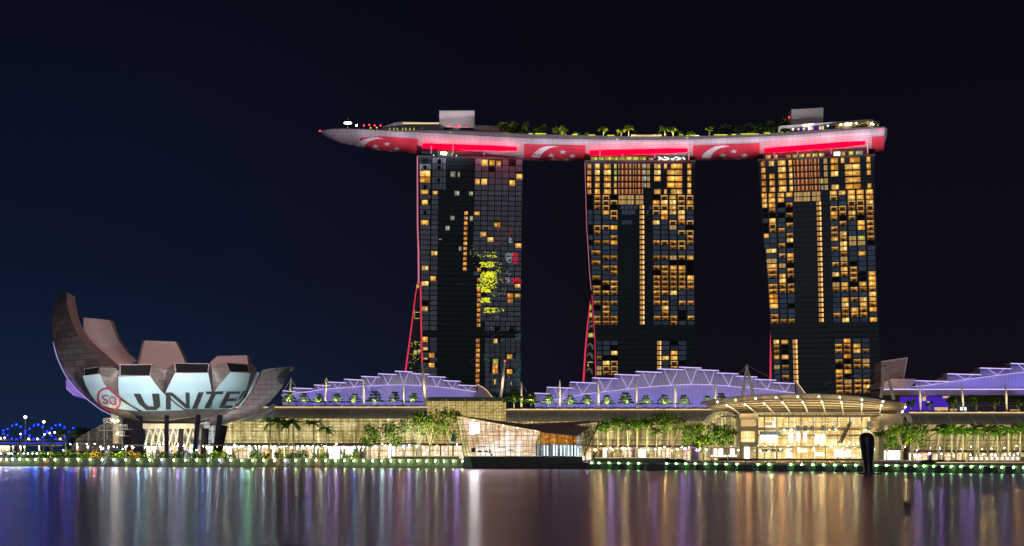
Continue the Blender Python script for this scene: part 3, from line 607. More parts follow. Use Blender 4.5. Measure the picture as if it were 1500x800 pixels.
a = MB(); a.grid([[hp(s, 0), hp(s, math.pi)] for s in st]); a.build('deck', M['concrete_dark'], sd)
def parapet(px): return interp([(468, .3), (560, .6), (620, 1.6), (680, 2.6), (770, 2.9), (1100, 1.7), (1180, 1.9), (1296, .7)], px)
a = MB()
for p, q_ in zip(st, st[1:]):
    A, B = hp(p, 0), hp(q_, 0); a.hexa([(A[0], A[1] + .4, A[2]), (B[0], B[1] + .4, B[2]), (B[0], B[1] + .4, B[2] + parapet(q_)), (A[0], A[1] + .4, A[2] + parapet(p))], [(A[0], A[1] + 1, A[2]), (B[0], B[1] + 1, B[2]), (B[0], B[1] + 1, B[2] + parapet(q_)), (A[0], A[1] + 1, A[2] + parapet(p))])
a.build('parapet', M['hull_grey'], sd)
def hullpatch(mb, x0, x1, ya, yb, off, mat_=0, nx=None, ny=8):
    nx = nx or max(2, int((x1 - x0) / 4)); rows = []
    for j in range(ny + 1):
        rows.append([])
        for i in range(nx + 1):
            x = lerp(x0, x1, i / nx); rows[-1].append(on_hull(x, lerp(ya(x), yb(x), j / ny), off))
    mb.grid(rows, mat_)
lip = lambda x: interp(lipT, x); bot = lambda x: interp(botT, x)
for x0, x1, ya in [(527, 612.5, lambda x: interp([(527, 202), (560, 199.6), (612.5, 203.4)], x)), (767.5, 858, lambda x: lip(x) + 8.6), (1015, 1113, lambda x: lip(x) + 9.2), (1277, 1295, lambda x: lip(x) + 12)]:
    a = MB(); hullpatch(a, x0, x1, ya, lambda x: bot(x) - .3, .12); a.build('painted_flag_light', M['flag_projection_red'], sd, smooth=True)  # red projection painted on as a coloured patch
def poly_patch(mb, pts, off):
    """a measured outline wrapped on the hull: fan of small triangles"""
    cx = sum(p[0] for p in pts) / len(pts); cy_ = sum(p[1] for p in pts) / len(pts)
    c = on_hull(cx, cy_, off); q_ = [on_hull(x, min(y, bot(x) - .2), off) for x, y in pts]
    for i in range(len(q_)): mb.face([c, q_[i], q_[(i + 1) % len(q_)]])
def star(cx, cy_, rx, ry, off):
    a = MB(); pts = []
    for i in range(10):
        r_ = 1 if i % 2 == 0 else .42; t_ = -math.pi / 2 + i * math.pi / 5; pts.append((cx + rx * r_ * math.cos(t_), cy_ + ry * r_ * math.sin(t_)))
    poly_patch(a, pts, off); a.build('star', M['flag_projection_white'], sd)
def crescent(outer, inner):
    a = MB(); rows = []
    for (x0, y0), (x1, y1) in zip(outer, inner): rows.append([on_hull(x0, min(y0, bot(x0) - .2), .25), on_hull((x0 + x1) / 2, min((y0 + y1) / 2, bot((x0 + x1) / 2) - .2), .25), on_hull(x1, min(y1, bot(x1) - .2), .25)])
    a.grid(rows); a.build('crescent', M['flag_projection_white'], sd)
q5 = zoomer(460, 160, 7.5); q6 = zoomer(640, 160, 7.5); q7 = zoomer(840, 160, 5.77)
O = [(765, 325), (690, 307), (620, 310), (550, 330), (500, 360), (465, 390), (458, 418)]; I_ = [(765, 326), (710, 325), (670, 330), (610, 350), (570, 380), (550, 405), (555, 432)]
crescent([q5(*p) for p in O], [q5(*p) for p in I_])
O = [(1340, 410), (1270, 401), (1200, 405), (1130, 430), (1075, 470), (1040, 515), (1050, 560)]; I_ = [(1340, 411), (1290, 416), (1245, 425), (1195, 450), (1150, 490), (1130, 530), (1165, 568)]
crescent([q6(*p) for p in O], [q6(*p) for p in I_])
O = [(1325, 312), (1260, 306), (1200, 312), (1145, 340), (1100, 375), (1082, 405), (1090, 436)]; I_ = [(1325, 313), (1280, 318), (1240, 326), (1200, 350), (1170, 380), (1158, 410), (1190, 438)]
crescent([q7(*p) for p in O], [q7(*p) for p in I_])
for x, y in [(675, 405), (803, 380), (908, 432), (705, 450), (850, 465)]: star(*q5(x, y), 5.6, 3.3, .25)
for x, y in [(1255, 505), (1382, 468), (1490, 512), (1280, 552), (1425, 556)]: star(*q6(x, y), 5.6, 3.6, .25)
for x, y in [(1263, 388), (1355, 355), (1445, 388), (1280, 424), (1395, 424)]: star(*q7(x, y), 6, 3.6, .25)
# red glow tubes and tower crowns
def tube_led(pa, pb, n=10):
    a = MB(); pts = []
    for i in range(n + 1):
        x, y = lerp(pa[0], pb[0], i / n), lerp(pa[1], pb[1], i / n); p = on_hull(x, y, 1.1); pts.append(p)
    a.chain(pts, [1.35] + [1.7] * (n - 2) + [1.4, 1.1], n=8); a.build('red_light_tube', M['led_red'], sd)
def red_wash(pa, pb):  # added unseen area lamps strengthen the tubes' red glow on the hull
    for i in range(4):
        u = (i + .5) / 4; x, y = lerp(pa[0], pb[0], u), lerp(pa[1], pb[1], u); p = on_hull(x, y, 1.0)
        lamp('AREA', (p[0], p[1] - 5.5, p[2] - 3.5), 1000, (1.0, .02, .06), 16, (p[0], p[1] + 1, p[2] + 3), sy=.6, name='added_red_wash')
for pa, pb in [((619, 212.3), (757, 217.3)), ((863.5, 222.5), (1007, 219.3)), ((1118.5, 219.5), (1267, 208.3))]: red_wash(pa, pb)
tube_led((619, 212.3), (757, 217.3)); tube_led((863.5, 222.5), (1007, 219.3)); tube_led((1118.5, 219.5), (1267, 208.3))
for k, (xa, ya, xb, yb, hgt) in {1: (618, 221.5, 756, 224.5, 8), 2: (864.5, 229.3, 1007.5, 228.3, 7.5), 3: (1119, 227, 1269, 217.5, 8)}.items():
    t = ths[k]; a = MB(); Y0, Y1 = FY(k, xa) + 1.2, FY(k, xb) + 1.2
    pa, pb = P(xa, ya, Y0), P(xb, yb, Y1); zb = FR(k, xa, TW[k]['top'])[2] + .7
    def pt(u, z, d=0): return (lerp(pa[0], pb[0], u), lerp(pa[1], pb[1], u) + d, z)
    zt = (pa[2] + pb[2]) / 2
    a.hexa([pt(0, zb, 1), pt(1, zb, 1), pt(1, zt, 1), pt(0, zt, 1)], [pt(0, zb, 16), pt(1, zb, 16), pt(1, zt, 16), pt(0, zt, 16)]); a.build('crown_storey', M['facade_glass'], t)
    a = MB()
    for i in range(13): u = i / 12; p = pt(u, zb); a.box(p[0] - .1, p[0] + .1, p[1] - .15, p[1] + .15, zb, zt + .3)
    p, q_ = pt(0, zt), pt(1, zt); a.tube((p[0], p[1], zt + .2), (q_[0], q_[1], zt + .2), .18, n=4); a.build('crown_railing', M['steel_dark'], t)
    def lit_(u0, u1, v0, v1, mt, nm='window', d=.8):
        a = MB(); z0, z1_ = lerp(zb, zt, v0), lerp(zb, zt, v1); a.face([pt(u0, z0, d), pt(u1, z0, d), pt(u1, z1_, d), pt(u0, z1_, d)], rn=(rnd.random(), rnd.random())); a.build(nm, M[mt], t)
    if k == 1:
        lit_(.17, .30, .0, .95, 'teal'); lit_(.20, .26, .45, .9, 'lamp_warm', 'ceiling_lamp', .6); lit_(.31, .325, 0, .9, 'win_y')
        for u in (.12, .36): lit_(u, u + .008, .15, .4, 'lamp_cyan', 'ceiling_lamp', .6)
    if k == 2:
        for i in range(8): lit_(.01 + i * .071, .078 + i * .071, .05, .92, 'win_y')
        lit_(.60, .65, .1, .7, 'win_w')
        lit_(.69, .98, .02, .96, 'teal', 'green_wall', .7)
        for i, (u0, v0, u1, v1) in enumerate([(.70, .9, .76, .2), (.72, .5, .70, .1), (.76, .85, .81, .45), (.81, .45, .77, .1), (.83, .1, .88, .85), (.88, .85, .93, .5), (.93, .5, .88, .1), (.95, .8, .97, .3), (.74, .1, .79, .35), (.83, .5, .86, .2)]):
            a = MB(); a.tube(pt(u0, lerp(zb, zt, v0), .4), pt(u1, lerp(zb, zt, v1), .4), .34, n=4); a.build('light_bar', M['shop_white'], t)
    if k == 3:
        for i in range(6): lit_(.22 + i * .065, .27 + i * .065, .1, .75, 'win_y' if i % 3 else 'win_o')
        for u0, u1, mt in [(.69, .75, 'shop_white'), (.76, .80, 'win_y'), (.83, .88, 'win_y'), (.90, .97, 'win_w'), (.10, .14, 'win_o'), (.02, .07, 'win_o')]: lit_(u0, u1, .1, .85, mt)
    a = MB()                       # pale service boxes and posts just above the crown, under the hull
    for u0, u1 in [(.15, .33), (.34, .50), (.55, .70)]:
        p, q_ = pt(u0, zt + .5, 3), pt(u1, zt + .5, 3); a.box(p[0], q_[0], min(p[1], q_[1]) + 1, max(p[1], q_[1]) + 4, zt + .1, zt + 1.5)
    a.build('service_box', M['petal_rose'], t)
    for u, c_, hh in [(.10, 'led_pink', 3.5), (.33, 'led_pink', 3.8), (.66, 'led_pink', 2.0), (1.0 - .02 + .03, 'steel_white', 5)]:
        a = MB(); p = pt(u, zt, -.6); a.tube((p[0], p[1], zb + (1.5 if u < .9 else -.2)), (p[0], p[1], zt + hh), .42, n=6); a.build('prop', M[c_], t)
# ================================================================ vegetation builders
def leaf(mb, c, s, rg, mat_=0, flat=0):
    a = Vector((rg.gauss(0, 1), rg.gauss(0, 1), rg.gauss(0, 1) * (1 - flat))).normalized(); b_ = a.cross(Vector((rg.gauss(0, 1), rg.gauss(0, 1), rg.gauss(0, 1)))).normalized()
    c = Vector(c); r1 = rg.random()
    mb.face([c - a * s, c - b_ * s * .6, c + a * s, c + b_ * s * .6], mat_, rn=(r1, r1))
def broad_tree(seed, h, wd, trunk_h, n=420, leafm='leaf', sparse=0.0, limbs=5, dx=1.0):
    rg = random.Random(seed); cr = MB(); tr = MB()
    tr.chain([(0, 0, 0), (rg.uniform(-.2, .2), 0, trunk_h * .55), (rg.uniform(-.3, .3), 0, trunk_h * 1.05)], [.32, .24, .18], n=6)
    cl = []
    for i in range(limbs + 3):
        t_ = rg.uniform(0, 6.28); rr = rg.uniform(.15, .42) * wd; zz = trunk_h + rg.uniform(.12, .9) * (h - trunk_h) * .92
        c = (rr * math.cos(t_), rr * math.sin(t_) * .8, zz); cl.append((c, rg.uniform(.17, .30) * wd))
        if i < limbs: tr.chain([(0, 0, trunk_h * rg.uniform(.6, 1)), (c[0] * .55, c[1] * .55, lerp(trunk_h, c[2], .55)), c], [.15, .10, .04], n=4)
    for i in range(n):
        c, r_ = rg.choice(cl); v = Vector((rg.gauss(0, 1), rg.gauss(0, 1), rg.gauss(0, .75))).normalized() * r_ * rg.random() ** .35
        if rg.random() < sparse: continue
        leaf(cr, (c[0] + v.x, c[1] + v.y, c[2] + v.z), rg.uniform(.40, .85), rg)
    return cr, tr
def palm(seed, h, fr=3.6):
    rg = random.Random(seed); cr = MB(); tr = MB(); lean = rg.uniform(-.3, .3)
    tr.chain([(0, 0, 0), (lean * .3, 0, h * .5), (lean, 0, h - 1.6)], [.42, .34, .27], n=7)
    tr.chain([(lean, 0, h - 1.6), (lean, 0, h - .2)], [.24, .16], n=6, mat=1)
    for i in range(17):
        az = i * 2.399 + rg.uniform(-.2, .2); up = rg.uniform(.0, 1.35); L = fr * rg.uniform(.85, 1.1); pts = []
        for k in range(7):
            u = k / 6; pts.append(Vector((lean + L * u * math.cos(az) * math.cos(up * .6), L * u * math.sin(az) * math.cos(up * .6), h - .3 + L * (u * math.sin(up) * .95 - u * u * (.45 + .2 * rg.random())))))
        for k in range(6):
            d = (pts[k + 1] - pts[k]); side = Vector((-math.sin(az), math.cos(az), 0)); wd = .62 * math.sin(math.pi * min(.96, (k + .7) / 6.6)) + .12; r1 = rg.random()
            for sg in (-1, 1):
                for q_ in range(2):
                    p0 = pts[k] + d * (q_ * .5); p1 = pts[k] + d * (q_ * .5 + .42)
                    cr.face([p0, p1, p1 + side * sg * wd + d * .35 + Vector((0, 0, -.42 * wd)), p0 + side * sg * wd + d * .25 + Vector((0, 0, -.40 * wd))], 0, rn=(r1, r1))
    return cr, tr
def layered(seed, h, wd):
    rg = random.Random(seed); cr = MB(); tr = MB(); tr.chain([(0, 0, 0), (rg.uniform(-.1, .1), 0, h * .95)], [.16, .06], n=5)
    for i in range(4):
        zz = h * (.38 + .17 * i); rr = wd * .5 * (1 - .22 * i) * rg.uniform(.85, 1.1)
        tr.tube((0, 0, zz - .3), (rr * .6 * (1 if i % 2 else -1), 0, zz), .06, .03, n=4)
        for k in range(150 - 24 * i):
            t_ = rg.uniform(0, 6.28); r_ = rr * math.sqrt(rg.random()); leaf(cr, (r_ * math.cos(t_), r_ * math.sin(t_), zz + rg.gauss(0, .16) + .12 * (rr - r_)), rg.uniform(.34, .6), rg, flat=.3)
    return cr, tr
PR = {}
def plant(key, maker, px, pyb, Y, label, cat, name, group, lm='leaf', tm='trunk', s=1.0, rz=0):
    loc = (X_(px, Y), Y, Z_(pyb, Y))
    if key not in PR:
        cr, tr = maker(); t = thing(name, label, cat, loc, group)
        for mb in (cr, tr): mb.v = [(x + loc[0], y + loc[1], z + loc[2]) for x, y, z in mb.v]
        cr.build('crown', M[lm], t); tr.build('trunk', [M[tm], M['leaf']], t); t.scale = (s, s, s); t.rotation_euler = (0, 0, rz); PR[key] = t; return t
    o = dup(PR[key], loc, label, rz, s, group); return o
# ================================================================ on the sky deck
def dY(px): return interp(yT, px) + 14
def deckz(px): return hst(min(px, 1290))[2]
def dbox(name, label, cat, px0, py0, px1, Yo, D, matn, parts=None):
    Y = dY((px0 + px1) / 2) + Yo; zb = deckz((px0 + px1) / 2) + .01; t = thing(name, label, cat, (X_((px0 + px1) / 2, Y), Y, zb)); a = MB(); a.box(X_(px0, Y), X_(px1, Y), Y, Y + D, zb, Z_(py0, Y)); a.build('wall', M[matn], t); return t, Y, zb
t, Y, zb = dbox('lift_core', 'plain pale lift core box standing on the sky deck above the left tower', 'roof box', 643.5, 162.5, 695, 0, 10, 'box_wall')
a = MB(); a.pbox(643, 161.9, 695.5, 162.9, Y - .2, 10.4); a.build('roof_edge', M['concrete'], t)
a = MB(); [a.tube(P(x, 162.2, Y + 2), P(x, y, Y + 2), .10, n=4) for x, y in [(670, 159), (673.5, 159.6), (681, 157.8)]]; a.build('antenna', M['steel_dark'], t)
t, Y, zb = dbox('lift_core', 'plain pale lift core box standing on the sky deck above the right tower', 'roof box', 1159, 160, 1206, 2, 10, 'box_wall')
a = MB(); p0, p1 = P(1158.6, 160.8, Y - .2), P(1206.2, 158, Y - .2)
a.hexa([(p0[0], Y - .2, p0[2] - .8), (p1[0], Y - .2, p0[2] - .8), (p1[0], Y - .2, p1[2] + .1), (p0[0], Y - .2, p0[2] + .1)], [(p0[0], Y + 10.2, p0[2] - .8), (p1[0], Y + 10.2, p0[2] - .8), (p1[0], Y + 10.2, p1[2] + .1), (p0[0], Y + 10.2, p0[2] + .1)]); a.build('roof_edge', M['box_wall'], t)
# restaurant with curved roof on the left part of the deck
Y = dY(600) - 10; t = thing('rooftop_restaurant', 'low curved rooftop restaurant with a row of yellow lit windows on the deck tip side', 'restaurant', (X_(600, Y), Y, deckz(600)))
a = MB(); pr = [(560, 186), (575, 180.5), (590, 178), (615, 178.8), (645, 181.5), (652, 186)]; a.extrude([P(x, y, Y) for x, y in pr][::-1], 12); a.build('roof', M['hull_grey'], t)
a = MB(); a.extrude([P(x, y, Y + .6) for x, y in [(556, 192), (560, 186.03), (652, 186.03), (672, 190), (674, 197.5)]][::-1], 9); a.build('wall', M['concrete'], t)
a = MB(); a.pbox(590, 179.6, 643, 181.6, Y - .25, .24); a.build('roof_light', M['gold_line'], t)
for x in (570, 576, 581, 589, 593.5, 599.5, 605.5, 617.5, 624, 630, 636): a = MB(); a.pbox(x, 187.3, x + 1.7, 190.9 + (x - 570) * .03, Y + .3, .29); a.build('window', M['win_y'], t)
a = MB(); a.pbox(640.5, 191.3, 646, 195, Y + .3, .29); a.build('window', M['win_y'], t)
a = MB(); a.extrude([P(x, y, Y - 1) for x, y in [(612, 192), (622, 186), (633, 183.2), (645, 186), (653, 192.5)]][::-1], .8); a.build('front_canopy', M['hull_grey'], t)
Y = dY(720) - 12; t = thing('terrace_wall', 'long grey terrace wall with five oval lamps between restaurant and garden trees', 'wall', (X_(715, Y), Y, deckz(715)))
a = MB(); a.extrude([P(x, y, Y) for x, y in [(655, 190.5), (693, 190.7), (773, 196), (773, 202.5), (693, 198.6), (655, 196.2)]][::-1], 5); a.build('wall', M['hull_grey'], t)
for x, y in [(660, 194.5), (710, 197.2), (734, 198.5), (758.5, 199.3), (904, 203.2), (1007, 202.2)]:
    if x < 800: a = MB(); a.ball(P(x, y, Y - .3), .75, sz=.4, n=8, m=5); a.build('wall_lamp', M['gold_line'], t)
Y = dY(730) - 6; t = thing('rooftop_pavilion', 'dark flat rooftop pavilion with red lights beside the left lift core', 'pavilion', (X_(700, Y), Y, deckz(700)))
a = MB(); a.extrude([P(x, y, Y) for x, y in [(650, 186.5), (694, 187.5), (694, 190), (650, 190)]][::-1], 8); a.build('wall', M['void'], t)
a = MB(); a.extrude([P(x, y, Y + 1) for x, y in [(695, 183.5), (740, 185), (752, 188), (775, 193), (775, 196), (695, 192)]][::-1], 8); a.build('roof', M['roof_brown'], t)
for x, y in [(657, 184), (668, 184.5), (671.5, 185), (673, 184), (683, 185)]: a = MB(); a.ball(P(x, y + 1, Y - .4), .42, n=6, m=4); a.build('red_light', M['lamp_red'], t)
for i in range(9): a = MB(); a.ball(P(700 + i * 7.5, 187.5 + i * .5, Y - .5), .28, n=6, m=4); a.build('red_light', M['led_edge'], t)
Y = dY(510); t = thing('ring_light_mast', 'slim mast with a glowing white ring near the deck tip', 'light mast', (X_(509.5, Y), Y, deckz(509)))
a = MB(); a.tube((X_(509.5, Y), Y, deckz(509)), P(509.5, 173.5, Y), .16, n=5); a.build('pole', M['steel_white'], t)
a = MB(); c = P(509.5, 180.2, Y); [a.ball((c[0] + 2.3 * math.cos(k * .5236), c[1] + 2.3 * math.sin(k * .5236), c[2]), .36, n=6, m=4) for k in range(12)]; a.build('ring', M['lamp_pink'], t)
for x, y, mt, lb in [(468.5, 191.8, 'lamp_red', 'red warning lamp at the pointed left tip of the deck'), (522.5, 184, 'lamp_warm', 'small warm lamp on the deck between ring mast and red lamps'), (533, 184, 'lamp_red', 'leftmost red lamp on the deck right of the ring mast'), (541, 183, 'lamp_red', 'red lamp on the deck, second right of the ring mast'), (549, 184, 'lamp_red', 'red lamp on the deck, third right of the ring mast'), (557.5, 184, 'lamp_red', 'red lamp closest to the curved rooftop restaurant'), (1288.8, 189.5, 'lamp_red', 'red warning lamp at the blunt right end of the deck'), (543, 187.5, 'rf_yellow', 'yellow planter light under the red deck lamps'), (552, 187, 'rf_yellow', 'yellow planter light beside the rooftop restaurant'), (1156, 172, 'lamp_red', 'red lamp left of the right lift core')]:
    Y = dY(x) - (12 if x > 500 else 0); zb = deckz(x) if x < 1280 else deckz(x)
    if x == 1288.8 or x < 470: Y = dY(x) - (hst(max(x, 469))[1] + .8)
    t = thing('deck_lamp', lb, 'lamp', (X_(x, Y), Y, zb)); a = MB(); a.ball(P(x, y, Y), .55, n=8, m=5); a.build('bulb', M[mt], t); a = MB(); a.tube((X_(x, Y), Y, min(zb, Z_(y, Y) - .6)), P(x, y + .6, Y), .08, n=4); a.build('stem', M['steel_dark'], t)
Y = dY(1220) - 12; t = thing('rooftop_lounge', 'rooftop lounge with violet and golden lights under a long white roof, right deck end', 'lounge', (X_(1215, Y), Y, deckz(1215)))
q8 = zoomer(1090, 150, 6.82)
a = MB(); a.extrude([P(*q8(x, y), Y) for x, y in [(350, 235), (790, 205), (1240, 170), (1280, 172), (1360, 215), (1340, 222), (1260, 182), (800, 222), (370, 255), (352, 290), (345, 290)]][::-1], 11); a.build('roof', M['steel_white'], t)
a = MB(); a.extrude([P(*q8(x, y), Y + 5) for x, y in [(390, 245), (800, 222), (1260, 184), (1340, 224), (1340, 260), (800, 275), (390, 292)]][::-1], 4); a.build('wall', M['roof_dark'], t)
for i, x in enumerate(range(480, 790, 27)):
    a = MB(); x0, y0 = q8(x, 240 - (x - 480) * .05); x1, y1 = q8(x + 19, 278 - (x - 480) * .03); a.pbox(x0, y0, x1, y1, Y + 4.5, .4); a.build('window', M['violet' if i in (1, 3, 5, 8, 9) else 'gold_line' if i % 3 else 'shop_white'], t)
for i in range(40):
    x = 870 + i * 12 + rnd.uniform(-3, 3); y = interp([(870, 228), (1260, 205), (1340, 228)], x) + rnd.uniform(-7, 10); p = q8(x, y); a = MB(); a.ball(P(p[0], p[1], Y + 3.5), rnd.uniform(.22, .40), n=6, m=4); a.build('lamp', M['shop_warm' if rnd.random() < .7 else 'lamp_warm'], t)
a = MB(); a.ball(P(*q8(836, 232), Y + 3), .7, n=6, m=4); a.build('lamp', M['cool_line'], t)
t, Y, zb = dbox('deck_kiosk', 'small white lit kiosk on the deck left of the rooftop lounge', 'kiosk', 1127, 189.5, 1138, -12, 3, 'steel_white')
Y = dY(950) - 11; t = thing('pool_bar', 'long low lit deck building between palms over the middle tower', 'kiosk', (X_(947, Y), Y, deckz(947)))
a = MB(); a.pbox(925, 197.2, 969, 203.8, Y, 5); a.build('wall', M['beige'], t); a = MB(); a.pbox(926, 198, 968, 199.6, Y - .2, .19); a.build('light_strip', M['gold_line'], t)
for x0, x1, y, lb in [(774, 780, 196, 'tiny white lit deck hut right of the terrace wall'), (869, 884, 199.5, 'low white lit deck bench building left of the pool bar'), (1014, 1024, 198.3, 'low white lit deck hut right of the pool bar')]:
    Y = dY(x0) - 13; zb = deckz(x0); t = thing('deck_kiosk', lb, 'kiosk', (X_(x0, Y), Y, zb)); a = MB(); a.pbox(x0, y + .6, x1, y + 6, Y, 3); a.build('wall', M['steel_white'], t); a = MB(); a.pbox(x0, y, x1, y + .57, Y - .3, 3.6); a.build('roof', M['shop_white'], t)
for x, y in [(904, 203.6), (1007, 201.7)]:
    Y = dY(x) - 20; t = thing('oval_deck_lamp', 'warm oval lamp on the deck edge ' + ('below a palm over the middle tower' if x < 950 else 'between middle and right tower'), 'lamp', P(x, y, Y)); a = MB(); a.ball(P(x, y, Y), .8, sz=.35); a.build('lens', M['gold_line'], t); a = MB(); a.box(X_(x, Y) - .3, X_(x, Y) + .3, Y, Y + 1.2, Z_(y, Y) - .2, Z_(y, Y) + .1); a.build('bracket', M['hull_grey'], t)
dt = [(746, 180, 6, 'b', 'y'), (764, 180, 7, 'b', 'd'), (764, 189, 3.5, 'b', 'y'), (786, 186, 6.5, 'b', 'g'), (793, 187, 5.5, 'p', 'y'), (820, 185, 8, 'b', 'y'), (844, 194, 3, 'b', 'g'), (857, 195, 2.5, 'b', 'g'), (884, 190, 4.8, 'p', 'y'), (909, 193, 3.6, 'p', 'y'), (921, 188, 5.6, 'p', 'y'), (934, 195, 3, 'p', 'g'), (974, 188, 5.2, 'p', 'g'), (985.5, 190.5, 4.2, 'p', 'y'), (1000, 195, 2.8, 'b', 'g'), (1012, 193.5, 3.4, 'b', 'g'), (1039.5, 189, 4.8, 'p', 'g'),
      (1059, 186, 4.8, 'b', 'd'), (1066, 183, 6.4, 'b', 'd'), (1079, 184, 5.5, 'b', 'd'), (1092, 187, 4.5, 'p', 'y'), (1100, 182, 6, 'b', 'd'), (1117, 187, 4, 'p', 'y'), (1124, 180, 6.5, 'b', 'd'), (1133, 178, 7, 'b', 'd'), (1143, 177, 7, 'b', 'd'), (1151, 176, 6.5, 'b', 'g')]
for i, (x, y, h, ty, cl) in enumerate(dt):
    Y = dY(x) - rnd.uniform(6, 14); zb = deckz(x) + .05; pyb = HOR - (zb - CAMH) * F / Y; hh = Z_(y, Y) - zb + .6
    lm = {'y': 'leaf_yellow', 'g': 'leaf_hedge', 'd': 'leaf_dark'}[cl]
    lb = f"{'glowing yellow-green' if cl == 'y' else 'mid green' if cl == 'g' else 'dark'} {'palm' if ty == 'p' else 'garden tree'} on the sky deck, {ORD[i]} tree from the left"
    lamp('POINT', (X_(x, Y), Y - 4.5, zb + 1.6), 5200 if cl != 'd' else 1500, (1, .92, .36), .3, name='garden_light')
    if ty == 'p': plant('dp' + cl, lambda: palm(5, 6, 2.6), x, pyb, Y, lb, 'palm', 'palm_tree', 'palms on the sky deck', lm, 'palm_trunk', hh / 6, i * 1.3)
    else: plant('db' + cl + str(i % 2), lambda: broad_tree(i + 3, 6, 5.5, 1.6, 260), x, pyb, Y, lb, 'tree', 'garden_tree', 'trees on the sky deck', lm, 'trunk', hh / 6, i * 1.1)

for x, yy in ((668, 176), (1183, 170)): lamp('SPOT', (X_(x, dY(x) - 19), dY(x) - 19, deckz(x) + 5), 9000, (1, .90, .92), .5, P(x, yy, dY(x)), 75, .6)
# ================================================================ floodlights on hull and museum (unseen, no fixtures modelled)
for i, x in enumerate([505, 560, 612, 665, 718, 770, 822, 874, 926, 978, 1030, 1082, 1134, 1186, 1238, 1285]):
    yy = lerp(interp(lipT, x), interp(botT, x), .02); Y = dY(x) - 8
    pw = 1.0 if x > 530 else .55
    lamp('SPOT', (X_(x, 612), 612, 42), 2.3e6 * pw, (1.0, .82, .98), 1.5, (X_(x, Y), Y, Z_(yy - 5, Y)), 7.6, 1.0)
for px, py, an in [(155, 572, 8.5), (215, 580, 8.5), (280, 580, 8.5), (345, 575, 8.5)]:
    lamp('SPOT', (X_(px, 480), 462, 5), 3.3e5, (.42, .92, 1.0), 1.0, P(px, py, 625), an * 2, .5)
lamp('SPOT', (X_(215, 480), 470, 48), 1.15e6, (1.0, .78, .75), 2.0, P(225, 500, 670), 46, 1.0)  # added fill light for the rear petals, without a fixture
# ================================================================ flower shaped museum
YM, CX = 665.0, 240.0; XC = (CX - 750) * YM / F
RB = [(520, 48.5), (545, 48), (560, 46.5), (578, 42), (590, 37), (601, 31), (610, 24), (617, 14), (621, 5)]
def bowl(px, py, d=0.0):
    r_ = interp(RB, py); k = (px - 750) / F; A_ = k * k + 1; B_ = -2 * (k * XC + YM); C_ = XC * XC + YM * YM - r_ * r_
    dsc = B_ * B_ - 4 * A_ * C_; return (-B_ - math.sqrt(max(dsc, 200.0))) / (2 * A_) + d
def BP(px, py, d=0.0): return P(px, py, bowl(px, py, d))
mu = thing('flower_museum', 'white flower shaped museum with curved petals and projected letters on its front', 'museum', (X_(CX, YM), YM, LZ))
m1 = zoomer(60, 410, 2.758); m2 = zoomer(220, 530, 4.708)
def resample(pts, n):
    d = [0]
    for a, b_ in zip(pts, pts[1:]): d.append(d[-1] + math.dist(a, b_))
    return [(interp(list(zip(d, [p[0] for p in pts])), d[-1] * i / (n - 1)), interp(list(zip(d, [p[1] for p in pts])), d[-1] * i / (n - 1))) for i in range(n)]
# inner shell of revolution
a = MB(); rows = []
for py in (548, 560, 578, 590, 601, 610, 617, 621):
    z = Z_(py, 640); r_ = interp(RB, py) - 4; rows.append([(X_(CX, YM) + r_ * math.cos(2 * math.pi * k / 48), YM + r_ * math.sin(2 * math.pi * k / 48), z + (1.0 if py < 600 else .3)) for k in range(48)])
a.grid(rows, closed=True); a.face(rows[-1]); a.build('bowl_shell', M['petal_brown'], mu, smooth=True)
def skin(name, A, B, matn, dA=0, dB=0, n=14, m=6, yA=None, yB=None, parent=mu, bow=0):
    """panel between two measured edges; yA/yB give the distance along each edge when it does not lie on the bowl"""
    A, B = resample([m1(*p) for p in A], n), resample([m1(*p) for p in B], n); a = MB(); rows = []
    for i in range(n):
        ya = (lerp(yA[0], yA[1], i / (n - 1)) if yA else bowl(*A[i], dA)); yb = (lerp(yB[0], yB[1], i / (n - 1)) if yB else bowl(*B[i], dB)); row = []
        for j in range(m + 1):
            u = j / m; px, py = lerp(A[i][0], B[i][0], u), lerp(A[i][1], B[i][1], u)
            Y = bowl(px, py, lerp(dA, dB, u)) if not (yA or yB) else lerp(ya, yb, u)
            row.append(P(px, py, Y - bow * math.sin(math.pi * u)))
        rows.append(row)
    a.grid(rows); return a.build(name, M[matn], parent, smooth=True)
# tall dark petal on the left with its rosy inner side
skin('tall_petal', [(80, 48), (60, 90), (47, 140), (45, 180), (48, 230), (56, 275), (75, 330), (105, 390), (140, 435), (190, 482), (240, 520), (300, 551), (380, 573)],
     [(105, 50), (104, 90), (112, 130), (128, 180), (150, 225), (185, 270), (240, 315), (306, 357), (300, 400), (300, 450), (330, 500), (370, 540), (400, 572)], 'petal_dark', yA=(664, 655), yB=(646, 634), n=26)
skin('petal_side', [(105, 50), (104, 90), (112, 130), (128, 180), (150, 225), (185, 270), (240, 315), (306, 357)], [(137, 68), (142, 105), (150, 145), (162, 180), (172, 203), (205, 250), (262, 300), (320, 352)], 'petal_smooth', yA=(646, 646), yB=(664, 668), n=14)
skin('petal_side', [(172, 152), (172, 203), (205, 250), (262, 305), (322, 357)], [(280, 163), (292, 200), (312, 245), (345, 290), (388, 330)], 'petal_smooth', yA=(676, 668), yB=(684, 676), n=12, bow=3)
